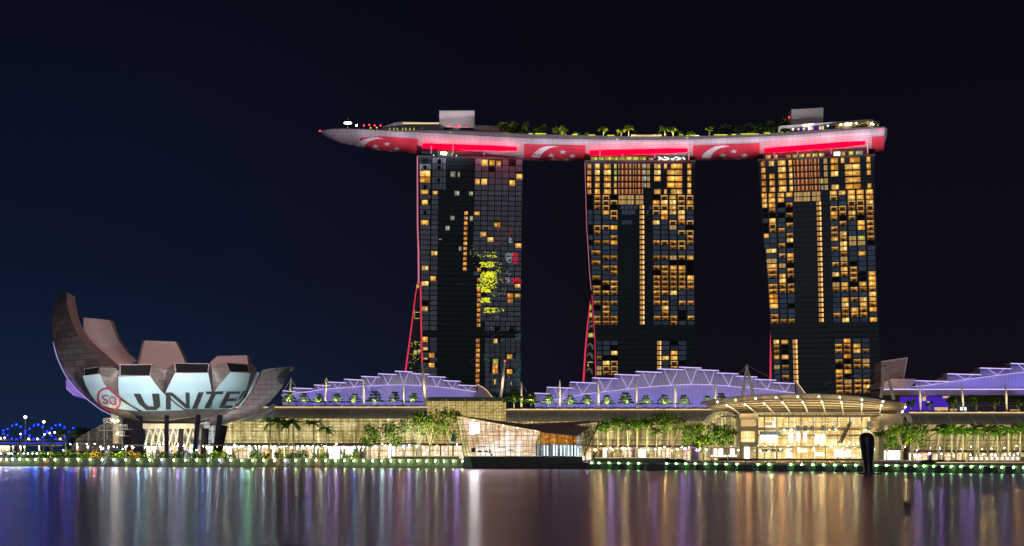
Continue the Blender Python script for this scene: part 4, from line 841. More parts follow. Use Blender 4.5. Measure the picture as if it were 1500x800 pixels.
for lst, Y, nm in [([(172, 152), (280, 163), (292, 200), (312, 245), (345, 290), (386, 328), (322, 355), (262, 305), (205, 250), (172, 203)], 687, 'rear_petal'), ([(412, 245), (545, 250), (562, 285), (582, 332), (560, 365), (420, 365), (389, 332)], 690, 'rear_petal'), ([(712, 308), (832, 305), (836, 330), (836, 370), (690, 370), (683, 333)], 692, 'rear_petal')]:
    a = MB(); a.extrude([P(*m1(x, y), Y) for x, y in lst][::-1], 6); a.build(nm, M['petal_smooth'], mu)
skin('petal_side', [(412, 245), (402, 285), (389, 332)], [(418, 246), (409, 285), (397, 334)], 'petal_dark', yA=(689, 689), yB=(689.6, 689.6), n=4)
# front petals: outer face with projected light painted in, side walls, skylight
def front_petal(Lf, Rt, sky, cut=None):
    skin('petal_face', Lf, Rt, 'petal_painted_light', 0, 0, 16, 8)
    if sky:
        a = MB(); q_ = [m1(*p) for p in sky]; cx = sum(p[0] for p in q_) / 4; cy_ = sum(p[1] for p in q_) / 4; dd = [.2, .2, -.4, -.4]
        outer = [(cx + (x - cx) * 1.08, cy_ + (y - cy_) * 1.22) for x, y in q_]
        a.extrude([BP(x, y, .55 + (2 if i < 2 else 0)) for i, (x, y) in enumerate(outer)][::-1], 2.4); fr = a.build('skylight_frame', M['petal_rose'], mu)
        a = MB(); a.face([BP(x, y, .35 + (2 if i < 2 else 0)) for i, (x, y) in enumerate(q_)]); a.build('skylight_glass', M['void'], fr)
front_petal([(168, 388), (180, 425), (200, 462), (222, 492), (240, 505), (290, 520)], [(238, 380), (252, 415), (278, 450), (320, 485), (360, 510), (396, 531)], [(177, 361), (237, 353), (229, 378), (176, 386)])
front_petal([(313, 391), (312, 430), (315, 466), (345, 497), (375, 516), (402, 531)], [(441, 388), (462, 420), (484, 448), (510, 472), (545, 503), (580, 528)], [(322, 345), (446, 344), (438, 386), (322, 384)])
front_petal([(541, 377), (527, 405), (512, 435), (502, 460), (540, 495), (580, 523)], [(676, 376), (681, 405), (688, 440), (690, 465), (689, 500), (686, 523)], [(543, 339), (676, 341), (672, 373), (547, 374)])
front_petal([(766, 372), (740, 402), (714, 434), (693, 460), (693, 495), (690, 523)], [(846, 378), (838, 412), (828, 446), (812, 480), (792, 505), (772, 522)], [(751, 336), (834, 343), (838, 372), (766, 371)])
skin('petal_face', [(872, 370), (862, 395), (848, 425), (838, 450), (815, 490), (790, 520)], [(883, 376), (872, 405), (858, 435), (840, 465), (815, 500), (795, 523)], 'petal_painted_light', -.3, -.3, 10, 2)
skin('petal_wall', [(238, 380), (252, 415), (278, 450), (320, 485)], [(245, 349), (312, 360), (313, 400), (317, 466)], 'petal_brown', 0.1, 5, 10, 4)
skin('petal_wall', [(238, 380), (238, 352)], [(268, 400), (310, 358)], 'petal_brown', .5, 2.2, 4, 3)
skin('petal_wall', [(443, 386), (462, 420), (484, 448), (500, 462)], [(452, 343), (497, 362), (500, 410), (501, 455)], 'petal_brown', .1, 5, 10, 4)
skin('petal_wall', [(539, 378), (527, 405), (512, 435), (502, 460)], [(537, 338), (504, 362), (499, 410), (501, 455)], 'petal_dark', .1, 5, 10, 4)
skin('petal_wall', [(764, 372), (740, 402), (714, 434), (692, 458)], [(742, 332), (694, 350), (684, 400), (690, 455)], 'petal_brown', .1, 5, 10, 4)
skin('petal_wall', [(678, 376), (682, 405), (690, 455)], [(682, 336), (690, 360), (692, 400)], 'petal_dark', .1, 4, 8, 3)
skin('petal_wall', [(847, 378), (838, 412), (828, 446)], [(842, 330), (870, 358), (872, 372)], 'petal_brown', .1, 2.5, 8, 4)
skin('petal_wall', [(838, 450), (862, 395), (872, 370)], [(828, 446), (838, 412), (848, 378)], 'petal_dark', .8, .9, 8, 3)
skin('seam', [(313, 470), (360, 508), (402, 531), (470, 560)], [(318, 470), (363, 505), (408, 530), (476, 560)], 'petal_dark', -.6, -.6, 10, 1)
skin('seam', [(498, 461), (545, 504), (582, 530), (615, 568)], [(506, 461), (550, 501), (589, 528), (621, 566)], 'petal_dark', -.6, -.6, 10, 1)
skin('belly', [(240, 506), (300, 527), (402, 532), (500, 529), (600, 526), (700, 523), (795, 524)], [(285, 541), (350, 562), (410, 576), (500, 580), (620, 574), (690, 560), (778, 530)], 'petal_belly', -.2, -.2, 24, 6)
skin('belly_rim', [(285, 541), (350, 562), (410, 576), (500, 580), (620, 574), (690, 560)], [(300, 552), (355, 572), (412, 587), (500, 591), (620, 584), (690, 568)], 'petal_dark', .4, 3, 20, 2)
# right hand rosy petal
skin('right_petal', [(680, 566), (735, 548), (772, 527), (812, 510), (850, 455), (872, 415), (886, 384)], [(682, 592), (740, 584), (800, 566), (862, 545), (928, 490), (978, 430), (1010, 353)], 'petal_rose', yA=(640, 648), yB=(650, 640), n=20, bow=1.5)
a = MB(); a.extrude([P(*m1(x, y), 648.5) for x, y in [(886, 384), (892, 366), (925, 358), (1011, 350), (1005, 360), (940, 372)]][::-1], 12); a.build('petal_top', M['petal_dark'], mu)
skin('petal_patch', [(945, 372), (930, 400), (955, 415)], [(1008, 356), (990, 395), (980, 425)], 'petal_dark', yA=(643.5, 643.5), yB=(638.5, 638.5), n=5, m=3)
a = MB(); a.extrude([P(*m1(x, y), 656) for x, y in [(935, 500), (880, 545), (800, 568), (850, 570), (930, 520)]][::-1], 8); a.build('rear_petal', M['petal_rose'], mu)
a = MB(); a.extrude([P(*m1(x, y), 668) for x, y in [(100, 403), (140, 410), (192, 478), (180, 483), (130, 466), (102, 442)]][::-1], 6); a.build('rear_petal', M['petal_painted_glow'], mu)  # purple glow painted into this petal's colour
lamp('POINT', P(*m1(60, 470), 650), 5000, (.55, .35, 1), 1)
a = MB(); a.chain([P(*p, 655.5) for p in resample([m1(*p) for p in [(49, 250), (60, 300), (82, 355), (112, 408), (146, 448), (196, 490), (245, 527), (300, 553)]], 14)], [.08] + [.28] * 12 + [.1], n=5); a.build('edge_light', M['neon_soft'], mu)
# projected letters and round mark, painted as coloured shapes
def stroke(pts, wd, name, matn, closed=False, zf=m2, off=-.9):
    a = MB(); pts = [zf(*p) for p in pts]
    if closed: pts = pts + [pts[0]]
    k = 4.708 if zf is m2 else 2.758; hw = wd / 2 / k; segs = list(zip(pts, pts[1:]))
    for (x0, y0), (x1, y1) in segs:
        L = math.hypot(x1 - x0, y1 - y0); n = max(1, int(L / 2.5)); nx, ny = -(y1 - y0) / L * hw, (x1 - x0) / L * hw; ex = (x1 - x0) / L * hw * .35, (y1 - y0) / L * hw * .35
        x0 -= ex[0]; y0 -= ex[1]; x1 += ex[0]; y1 += ex[1]
        rows = [[BP(lerp(x0, x1, i / n) + nx * s_, lerp(y0, y1, i / n) + ny * s_, off) for s_ in (-1, 0, 1)] for i in range(n + 1)]
        a.grid(rows)
    return a.build(name, M[matn], mu)
def quadl(a, pts, zf=m2, off=-.9, n=6):
    (x0, y0), (x1, y1), (x2, y2), (x3, y3) = [zf(*p) for p in pts]      # top-left, top-right, bottom-right, bottom-left
    a.grid([[BP(lerp(lerp(x0, x1, j / 3), lerp(x3, x2, j / 3), i / n), lerp(lerp(y0, y1, j / 3), lerp(y3, y2, j / 3), i / n), off) for j in range(4)] for i in range(n + 1)])
u1 = lambda x, y: ((60 + x / 2.758 - 220) * 4.708, (410 + y / 2.758 - 530) * 4.708)
a = MB(); quadl(a, [u1(374, 460), u1(401, 460), u1(421, 500), u1(394, 500)]); quadl(a, [u1(394, 500), u1(421, 500), u1(440, 514), u1(425, 526)]); quadl(a, [u1(425, 526), u1(438, 511), u1(462, 511), u1(468, 526)]); quadl(a, [u1(452, 500), u1(481, 500), u1(482, 511), u1(465, 527)]); quadl(a, [u1(448, 460), u1(478, 460), u1(482, 503), u1(455, 503)]); a.build('letter_u', M['letter_grey'], mu)
a = MB(); quadl(a, [(108, 212), (142, 212), (142, 330), (108, 330)]); quadl(a, [(120, 212), (152, 212), (282, 322), (246, 322)]); quadl(a, [(242, 212), (272, 212), (272, 322), (248, 322)]); a.build('letter_n', M['letter_grey'], mu)
a = MB(); quadl(a, [(334, 210), (370, 210), (324, 324), (288, 324)]); a.build('letter_i', M['letter_grey'], mu)
a = MB(); quadl(a, [(388, 205), (507, 205), (500, 224), (382, 224)]); quadl(a, [(422, 222), (455, 222), (408, 322), (372, 322)]); a.build('letter_t', M['letter_grey'], mu)
a = MB(); quadl(a, [(530, 205), (562, 205), (508, 320), (472, 320)]); quadl(a, [(545, 205), (628, 205), (616, 222), (540, 222)]); quadl(a, [(520, 254), (600, 254), (590, 272), (512, 272)]); quadl(a, [(490, 302), (575, 302), (564, 320), (478, 320)]); a.build('letter_e', M['letter_grey'], mu)
a = MB(); quadl(a, [(642, 203), (656, 203), (588, 312), (570, 320)]); quadl(a, [(650, 200), (668, 198), (672, 212), (652, 212)]); quadl(a, [(658, 205), (674, 210), (664, 240), (652, 240)]); quadl(a, [(652, 238), (666, 238), (604, 308), (590, 310)]); a.build('letter_d', M['letter_grey'], mu)
ring = []
for i in range(28):
    t_ = 2 * math.pi * i / 28; x = 49 * math.cos(t_); y = 40 * math.sin(t_); ca, sa = math.cos(.75), math.sin(.75); ring.append((275 + x * ca - y * sa, 483 + x * sa + y * ca))
stroke(ring, 8, 'round_mark', 'ring_red', True, m1)
stroke([(272, 470), (262, 466), (250, 470), (250, 478), (258, 484), (268, 488), (270, 497), (260, 500), (249, 494)], 5.5, 'letter_s', 'ring_red', False, m1)
stroke([(304, 485), (296, 475), (284, 473), (277, 482), (280, 495), (291, 503), (303, 503), (303, 492), (293, 490)], 5.5, 'letter_g', 'ring_red', False, m1)
# columns and warm lattice below the bowl
for x0, y0, x1, y1, r_ in [(397, 552, 405, 688, 2.0), (508, 548, 507, 688, 1.4), (636, 545, 618, 688, 1.5), (723, 545, 700, 688, 1.6), (742, 588, 712, 688, 2.2), (362, 565, 372, 662, 3.0), (340, 562, 354, 656, 1.8), (664, 600, 658, 684, 2.4), (567, 600, 560, 680, 1.6)]:
    A, B = m1(x0, y0), m1(x1, y1); Y = 640 if y0 < 560 else 652; a = MB(); zb = LZ; pb = P(B[0], B[1], Y); a.tube(P(A[0], A[1], Y), (pb[0], Y, zb), r_ * .8, r_ * .75, n=8); a.build('column', M['column_dark'], mu)
a = MB(); a.pbox(*m1(410, 581), *m1(620, 601), 650, 20); a.build('ring_beam', M['beige'], mu)
a = MB()
for i in range(8):
    x = 440 + i * 24
    for sg in (-1, 1):
        A, B = m1(x, 600), m1(x + sg * 26, 688); a.tube(P(*A, 654 + sg), P(*B, 654 + sg), .55, n=4)
a.build('lattice', M['beige'], mu)
a = MB(); a.pbox(*m1(283, 542), *m1(312, 662), 650, 8); a.build('stair_core', M['beige'], mu)
for p, e_ in [((300, 650), 700), ((480, 650), 6500), ((560, 650), 6500), ((620, 655), 3500), ((420, 660), 2500)]: lamp('POINT', P(*m1(*p), 644), e_, (1, .80, .48), .8)
for x in (330, 420, 520, 620, 700): lamp('POINT', P(*m1(x, 640), 618), 1500, (1, .78, .5), .8)
for x, mt in [(154, 'shop_purple'), (262, 'neon'), (270, 'neon'), (278, 'cool_line'), (286, 'shop_purple'), (294, 'neon'), (302, 'cool_line'), (244, 'shop_purple')]:
    Y = 690; t = thing('shop_light', 'small violet or white lit shop front under the flower museum', 'shop light', (X_(x, Y), Y, LZ), 'lit shop fronts under the flower museum'); a = MB(); a.box(X_(x, Y), X_(x + 5, Y), Y, Y + .5, LZ, LZ + 6 + (x % 3)); a.build('panel', M[mt], t)
# glazed slope and stacked decks left of the museum
c6 = zoomer(0, 590, 6.25)
t = thing('glass_lean_to', 'sloping dim glass hall under the left side of the flower museum', 'glass hall', P(150, 660, 640))
Y = 646; pl = [(640, 440), (700, 330), (800, 270), (935, 195), (1010, 195), (1010, 440)]
a = MB(); a.extrude([P(*c6(x, y), Y) for x, y in pl][::-1], 16); a.build('glazing', M['lean_glass'], t)
a = MB()
for i in range(15): x = 660 + i * 24; yt = interp([(640, 440), (700, 330), (800, 270), (935, 195), (1010, 195)], x); p0 = P(*c6(x, yt), Y - .3); p1 = P(*c6(x - 14, 440), Y - .3); a.tube(p0, p1, .13, n=4)
for y in (240, 280, 320, 360, 400):
    xl = interp([(195, 935), (270, 800), (330, 700), (440, 640)], y); a.tube(P(*c6(xl, y), Y - .3), P(*c6(1010, y), Y - .3), .13, n=4)
a.build('mullion', M['steel_dark'], t)
t = thing('balcony_stair', 'stacked pale balconies and stair beside the warm lit column under the museum', 'balcony', P(165, 660, 636)); a = MB()
for x0, x1, y in [(945, 1010, 180), (1090, 1165, 238), (1080, 1140, 300), (900, 1010, 250)]: a.pbox(*c6(x0, y), *c6(x1, y + 7), 636, 9)
a.build('deck', M['concrete'], t); a = MB()
for x0, x1, y in [(945, 1010, 180), (1090, 1165, 238), (1080, 1140, 300)]:
    a.tube(P(*c6(x0, y - 36), 636), P(*c6(x1, y - 36), 636), .1, n=4); [a.tube(P(*c6(lerp(x0, x1, k / 5), y - 36), 636), P(*c6(lerp(x0, x1, k / 5), y), 636), .07, n=4) for k in range(6)]
a.build('railing', M['steel_white'], t); a = MB(); [a.ball(P(*c6(x, y), 635), .45) for x, y in [(1079, 165), (1072, 282), (1030, 160), (1050, 175)]]; a.build('lamp', M['lamp_warm'], t)
a = MB(); a.tube(P(*c6(955, 190), 640), (P(*c6(955, 190), 640)[0], 640, LZ), .3); a.tube(P(*c6(1120, 240), 640), (P(*c6(1120, 240), 640)[0], 640, LZ), .3); a.build('post', M['concrete'], t)
# ================================================================ bridge at far left
Y = 900; t = thing('double_helix_bridge', 'curved tubular footbridge outlined in small blue lights at the far left', 'footbridge', P(30, 656, Y))
for ph in (0, math.pi):
    a = MB(); pts = [P(-40 + i * 1.6, 633 + 11 * math.cos(i * .16 + ph), Y + 5 * math.sin(i * .16 + ph)) for i in range(94)]; a.chain(pts, .18, n=4); a.build('helix_tube', M['steel_dark'], t)
    a = MB(); [a.ball(P(-40 + i * 1.6, 633 + 11 * math.cos(i * .16 + ph), Y + 5 * math.sin(i * .16 + ph) - .5), .42 if i % 5 else .6, n=6, m=4) for i in range(0, 94, 4)]; a.build('blue_light', M['lamp_blue'], t, kind='stuff')
a = MB(); a.box(X_(-40, Y), X_(108, Y), Y - 4, Y + 4, Z_(646, Y), Z_(643.5, Y)); a.build('deck', M['concrete_dark'], t)
a = MB(); [a.ball(P(x, y, Y - 5), .6, n=6, m=4) for x, y in [(1, 642), (7, 641.5), (30, 636), (42, 643), (65, 636.5), (73, 634.5), (80, 633.5), (55, 643), (88, 643)]]; a.build('deck_lamp', M['lamp_pink'], t)
a = MB(); [a.tube((X_(x, Y), Y, -1), (X_(x, Y), Y, Z_(645, Y)), 1.2) for x in (-20, 28, 76)]; a.build('pier', M['concrete'], t)
Y = 960; t = thing('road_bridge', 'low road bridge with purple lit edge behind the blue footbridge', 'bridge', P(20, 656, Y)); a = MB(); a.box(X_(-60, Y), X_(118, Y), Y, Y + 12, Z_(652, Y), Z_(648, Y)); a.build('deck', M['concrete_dark'], t); a = MB(); a.box(X_(-60, Y), X_(118, Y), Y - .4, Y - .02, Z_(649.5, Y), Z_(648.7, Y)); a.build('edge_light', M['bridge_edge'], t); a = MB(); [a.tube((X_(x, Y + 6), Y + 6, -1), (X_(x, Y + 6), Y + 6, Z_(651, Y + 6)), 1.4) for x in (-30, 20, 70)]; a.build('pier', M['concrete_dark'], t)
for x, y, e_, lb in [(37, 611, 1.5, 'tall street lamp with starry white head above the blue footbridge'), (64, 618, 1.1, 'shorter warm street lamp above the blue footbridge')]:
    Y = 880; t = thing('street_lamp', lb, 'street lamp', (X_(x, Y), Y, LZ)); a = MB(); a.tube((X_(x, Y), Y, LZ), P(x, y, Y), .28, .16, n=6); a.build('pole', M['steel_pale'], t); a = MB(); a.ball(P(x, y, Y - .6), e_ * .8, n=10, m=6, sz=.8); a.build('head', M['lamp_white' if x < 50 else 'lamp_pink'], t)
for x, y, w_ in [(48, 655, 8), (20, 657, 5)]: pass

for x0, x1, y in [(1046, 1066, 202.5), (1072, 1078, 202), (1085, 1112, 200.5), (1120, 1128, 199), (838, 846, 199.5), (862, 872, 200.5), (890, 900, 201.2), (784, 800, 197.6)]:
    a = MB(); Y = dY((x0 + x1) / 2) - 20.2; z = deckz((x0 + x1) / 2) + parapet((x0 + x1) / 2) + .05; a.box(X_(x0, Y), X_(x1, Y), Y + .6, Y + 1.0, z, z + .4); a.build('planter_light', M['rf_yellow'], sd)
# ================================================================ shopping mall
g2 = zoomer(220, 530, 4.708); g3 = zoomer(460, 530, 4.708); g4 = zoomer(640, 580, 5.77); g5 = zoomer(780, 530, 4.707); g6 = zoomer(1020, 530, 4.707); g7 = zoomer(1240, 510, 4.21)
YA = 640.
mall = thing('shopping_mall', 'long glass fronted shopping mall glowing yellow behind the palms along the waterfront', 'shopping mall', (X_(750, YA), YA + 10, LZ))
def mall_part(px0, px1, yr0, yr1, yg1, ys1, gl, seg=28.0, skew=4.0, ribs=True, YA=640.):
    """arcade: curved metal roof band, bulging curtain wall, shop fronts below"""
    Y = YA; a = MB(); rows = []
    for i in range(7):
        u = i / 6; py = lerp(yr0, yr1, u); d = -5.5 * math.sin(u * math.pi / 2)
        z = Z_(py, Y); rows.append([(X_(px0, Y), Y + d, z), (X_(px1, Y), Y + d, z)])
    rows2 = [[(x, y + 1.2, z - .25) for x, y, z in r] for r in rows]
    a.grid(rows); a.grid(rows2); a.face([rows[-1][0], rows[-1][1], rows2[-1][1], rows2[-1][0]]); a.face([rows[0][0], rows[0][1], (X_(px1, Y), Y + 40, rows[0][1][2] - .3), (X_(px0, Y), Y + 40, rows[0][0][2] - .3)])
    for j in (0, 1): a.face([r[j] for r in rows] + [r[j] for r in rows2[::-1]])
    a.build('arcade_roof', M['roof_brown'], mall)
    if ribs:
        a = MB(); x = px0 + seg * .6
        while x < px1 - 6:
            a.chain([(X_(x + skew * (i / 6) * (1 if skew else 0), Y), Y - 5.5 * math.sin(i / 6 * math.pi / 2) - .25, Z_(lerp(yr0, yr1, i / 6), Y)) for i in range(7)], .22, n=4); x += seg
        a.build('roof_rib', M['steel_pale'], mall)
    a = MB(); a.box(X_(px0, Y), X_(px1, Y), Y - .5, Y + 1, Z_(yr0, Y) + .02, Z_(yr0, Y) + .42); a.build('eaves_light', M['gold_line'] if gl != 'x' else M['concrete'], mall)
    # curtain wall
    def gy(py): u = (py - yr1) / (yg1 - yr1); return Y - 4.0 * math.cos(u * math.pi * .5) + .8
    a = MB(); n = 8; a.grid([[(X_(px0, Y), gy(lerp(yr1, yg1, i / n)), Z_(lerp(yr1, yg1, i / n), Y)), (X_(px1, Y), gy(lerp(yr1, yg1, i / n)), Z_(lerp(yr1, yg1, i / n), Y))] for i in range(n + 1)])
    a.build('curtain_wall', M[gl], mall)
    a = MB(); x = px0 + 2
    while x < px1:
        a.chain([(X_(x - 1.2 * (i / n) * 2, Y), gy(lerp(yr1, yg1, i / n)) - .2, Z_(lerp(yr1, yg1, i / n), Y)) for i in range(n + 1)], .06, n=4); x += 5.6
    for i in range(1, n + 1):
        y = lerp(yr1, yg1, i / n); a.box(X_(px0, Y), X_(px1, Y), gy(y) - .30, gy(y) - .12, Z_(y, Y) - .05, Z_(y, Y) + .05)
    a.build('mullion', M['mullion'], mall)
    # canopy slab and shops
    a = MB(); a.box(X_(px0, Y), X_(px1, Y), Y - 6, Y + 1.2, Z_(yg1 + 2.4, Y), Z_(yg1, Y)); a.build('canopy', M['concrete_dark'], mall)
    a = MB(); x = px0
    while x < px1 - 3:
        w_ = min(rnd.choice([6, 9, 12, 16]), px1 - x); mt = rnd.choice([0, 0, 0, 1, 2]) if rnd.random() < .85 else 3
        a.box(X_(x, Y) + .3, X_(x + w_, Y) - .3, Y + .6, Y + 1, LZ, Z_(yg1 + 3.8 + rnd.random() * 2, Y), mt); x += w_
    a.build('shop_window', [M['shop_front'], M['arcade_glass'], M['shop_white'], M['roof_dark']], mall, kind='stuff')
    a = MB(); a.box(X_(px0, Y), X_(px1, Y), Y + 1.1, Y + 3, LZ, Z_(yg1 + 2.4, Y)); a.build('shop_wall', M['beige'], mall)
    x = px0 + 4
    while x < px1: a = MB(); a.tube((X_(x, Y), Y - 5, LZ), (X_(x, Y), Y - 5, Z_(yg1 + 2.4, Y)), .38, n=6); a.build('column', M['beige'], mall); x += 18.5
    x = px0 + 3
    while x < px1:
        a = MB(); a.ball((X_(x, Y), Y - 5.4, Z_(yg1 + 4.2 + rnd.random() * 3, Y)), rnd.uniform(.22, .36), n=6, m=4); a.build('downlight', M[rnd.choice(['spark_gold', 'lamp_warm', 'lamp_warm', 'spark_gold', 'spark_violet', 'spark_gold'] if px0 > 700 else ['spark_blue', 'spark_rose', 'spark_violet', 'spark_cyan', 'spark_gold', 'spark_cyan', 'spark_blue'])], mall); x += rnd.uniform(6, 19)
    a = MB(); a.box(X_(px0, Y), X_(px1, Y), Y + 3.1, Y + 38, LZ, Z_(yr0, Y) - .4); a.build('block', M['concrete_dark'], mall)
mall_part(330, 628, 597, 613, 649, 668, 'arcade_glass', 28.5, -4, YA=700.)
mall_part(214, 329.5, 597, 613, 649, 668, 'arcade_cool', 28.5, -4, YA=700.)
mall_part(741, 1052, 600.5, 617, 652.5, 670, 'arcade_dim', 29, 4)
mall_part(1332, 1560, 605, 621.5, 660, 674, 'arcade_dim', 33, 5)
# taller yellow gallery in the middle
Y = 690; a = MB(); a.pbox(626, 587.5, 741, 650, Y, 12); a.build('gallery_glass', M['gallery_glass'], mall)
a = MB()
for i in range(30): x = 628 + i * 3.95; a.box(X_(x, Y) - .07, X_(x, Y) + .07, Y - .28, Y - .01, Z_(650, Y), Z_(587.5, Y))
for i in range(14): y = 590 + i * 4.6; a.box(X_(626, Y), X_(741, Y), Y - .40, Y - .29, Z_(y, Y) - .07, Z_(y, Y) + .07)
for x0, y0, x1, y1 in [(675, 600, 684, 589), (694, 604, 712, 589), (716, 606, 738, 592), (630, 600, 650, 589)]: a.tube(P(x0, y0, Y - .6), P(x1, y1, Y - .6), .16, n=4)
a.build('mullion', M['mullion'], mall)
a = MB(); a.extrude([P(x, y, Y - 3) for x, y in [(625, 587.5), (625, 583.5), (630, 581.5), (736, 582), (742, 585), (742, 587.5)]][::-1], 16); a.build('gallery_roof', M['roof_dark'], mall)
a = MB(); [a.ball(P(x, 586, Y - 3.4), .55, n=6, m=4) for x in (626, 653.5, 681, 708.6, 736)]; a.build('roof_bracket', M['steel_pale'], mall)
a = MB(); a.box(X_(626, Y), X_(741, Y), Y + .5, Y + 1.5, LZ, Z_(650.2, Y)); a.build('shop_window', M['shop_front'], mall)
a = MB(); a.box(X_(626, Y), X_(741, Y), Y - 5, Y + .4, Z_(653, Y), Z_(650.2, Y)); a.build('canopy', M['concrete_dark'], mall)
for x in (630, 646, 664, 682): a = MB(); a.box(X_(x, Y) - .4, X_(x, Y) + .4, Y - 4, Y - 3.2, LZ, Z_(653, Y)); a.build('column', M['beige'], mall)
a = MB(); a.pbox(660.5, 635, 668, 647, 684, .3); a.build('blue_banner', M['banner'], mall)
# lilac lit stepped sail roofs
def sail(label, steps, arc, apex, base_y, Y, right_end=None, band=None):
    t = thing('stepped_roof', label, 'roof', (X_((steps[0][0] + steps[-1][1]) / 2, Y), Y + 8, Z_(base_y, Y)), 'lilac lit stepped roofs over the mall')
    xs0, xs1 = steps[0][0], steps[-1][1]; top = lambda x: min([s[2] for s in steps if s[0] - .5 <= x <= s[1] + .5] or [steps[0][2]])
    n = int((xs1 - xs0) / 1.6); a = MB(); b_ = []; 
    ra, rb, rc = [], [], []
    for i in range(n + 1):
        x = lerp(xs0, xs1, i / n); ya = interp(arc, x); ytop = top(x) + .8
        by = base_y if not right_end else interp([(xs1 - right_end, base_y), (xs1, ya + 2)], x)
        ra.append(P(x, max(by, ya + .5), Y)); rb.append(P(x, ya, Y - 1.5)); rc.append(P(x, ytop, Y + 1.5))
    a.grid([ra, rb]); a.grid([rb, rc]); bk = [(p[0], p[1] + 25, p[2] - 3) for p in rc]; a.grid([rc, bk])
    a.face([ra[0], rb[0], rc[0], bk[0]]); a.face([ra[-1], rb[-1], rc[-1], bk[-1]]); a.build('sail_wall', M['roof_lilac'], t)
    for x0, x1, y in steps:
        a = MB(); z = Z_(y, Y - 4)
        p = [(X_(x0, Y - 4), Y - 4.0, z), (X_(x1, Y - 4), Y - 4.0, z - .5), (X_(x1, Y - 4) + 1.5, Y + 4, z - .7), (X_(x0, Y - 4), Y + 4, z)]
        a.hexa([(q_[0], q_[1], q_[2] - .45) for q_ in p], p); c = a.build('canopy_leaf', M['roof_lilac'], t)
        a = MB(); a.tube((p[0][0], p[0][1] - .25, p[0][2] - .2), (p[1][0], p[1][1] - .25, p[1][2] - .2), .27, n=4); a.build('edge_light', M['neon'], c)
    a = MB(); pts = [P(lerp(arc[0][0], min(arc[-1][0], xs1), i / 30), interp(arc, lerp(arc[0][0], min(arc[-1][0], xs1), i / 30)), Y - 2.0) for i in range(31)]; a.chain(pts, .15, n=4); a.build('arc_light', M['neon'], t)
    for ax, (x0, x1, y) in apex:
        ay = interp(arc, ax); a = MB(); w_ = (x1 - x0)
        for fx in (.24, .80): a.tube(P(ax, ay, Y - 2.2), P(x0 + w_ * fx, y + 1, Y - 3.8), .13, n=4)
        a.build('strut', M['neon'], t)
    if band:
        pass
    L = xs1 - xs0; k = max(2, int(L / 60))
    for i in range(k):
        x = xs0 + L * (i + .5) / k; lamp('AREA', (X_(x, Y - 14), Y - 14, Z_(base_y, Y) - 1), 1350 * L / k / 60, (.17, .125, 1.0), L / k * .30, (X_(x, Y), Y, Z_(base_y, Y) + 9), sy=1.2)
    return t
S1 = [(g3(a_, 0)[0], g3(b_, 0)[0], g3(0, y)[1]) for a_, b_, y in [(0, 107, 157), (95, 222, 137), (208, 338, 118), (325, 455, 98), (442, 570, 80), (557, 680, 62), (670, 795, 78), (783, 907, 98), (890, 1010, 127), (995, 1120, 158)]]
S1 = [(414, 433, 571.8), (429, 458, 567.8)] + S1
arc1 = [(412, 579)] + [g2(*p) for p in [(1000, 215), (1100, 205)]] + [g3(*p) for p in [(40, 192), (160, 182), (280, 172), (395, 166), (510, 160), (620, 158), (740, 163), (848, 172), (955, 183), (1060, 200), (1120, 207)]]
ax1 = [(g3(x, 0)[0], S1[i + 2]) for i, x in enumerate([40, 160, 275, 395, 510, 618, 740, 848, 955, 1060])]
t1 = sail('lilac lit stepped roof behind the left mall front, next to the museum', S1, arc1, ax1, 597, 745, 12)
a = MB(); q_ = [g3(1128, 158), g3(1165, 175), g3(1195, 200), g3(1215, 225), g3(1235, 250), g3(1100, 250), g3(1128, 205)]; a.extrude([P(x, y, 744) for x, y in q_][::-1], 26); a.build('end_shell', M['roof_brown'], t1)
a = MB(); a.chain([P(x, y, 743.6) for x, y in q_[:5]], .22, n=4); a.build('end_rib', M['gold_line'], t1)
S2 = [(g5(a_, 0)[0], g5(b_, 0)[0], g5(0, y)[1]) for a_, b_, y in [(15, 120, 213), (100, 285, 173), (258, 440, 138), (413, 590, 108), (563, 742, 84), (713, 892, 64), (862, 1040, 46), (1010, 1165, 34), (1140, 1285, 52)]] + [(g6(a_, 0)[0], g6(b_, 0)[0], g6(0, y)[1]) for a_, b_, y in [(140, 290, 74), (270, 420, 96), (397, 550, 118), (527, 680, 141)]]
arc2 = [g5(*p) for p in [(0, 290), (190, 255), (345, 225), (500, 205), (655, 188), (810, 172), (955, 162), (1095, 155), (1225, 157)]] + [g6(*p) for p in [(225, 168), (360, 180), (490, 190), (615, 207), (692, 216)]]
ax2 = [(g5(x, 0)[0], S2[i + 1]) for i, x in enumerate([190, 345, 500, 655, 810, 955, 1095, 1225])] + [(g6(x, 0)[0], S2[i + 9]) for i, x in enumerate([225, 360, 490, 615])]
t2 = sail('widest lilac lit stepped roof, below the middle and right hotel towers', S2, arc2, ax2, 600, 690, 20)
a = MB(); q_ = [g6(690, 138), g6(720, 175), g6(755, 222), g6(640, 226), g6(690, 216)]; a.extrude([P(x, y, 689) for x, y in q_][::-1], 26); a.build('end_shell', M['roof_brown'], t2); a = MB(); a.chain([P(x, y, 688.6) for x, y in q_[:3]], .22, n=4); a.build('end_rib', M['gold_line'], t2)
S3 = [(g7(a_, 0)[0], g7(b_, 0)[0], g7(0, y)[1]) for a_, b_, y in [(425, 630, 198), (622, 830, 156), (822, 1015, 120), (1012, 1190, 92), (1180, 1350, 70)]]
arc3 = [g7(*p) for p in [(400, 240), (530, 226), (735, 193), (930, 168), (1095, 148), (1350, 120)]]
ax3 = [(g7(x, 0)[0], S3[i]) for i, x in enumerate([530, 735, 930, 1110, 1290])]
t3 = sail('lilac lit stepped roof above the violet bar at the right edge', S3, arc3, ax3, g7(0, 255)[1], 690)
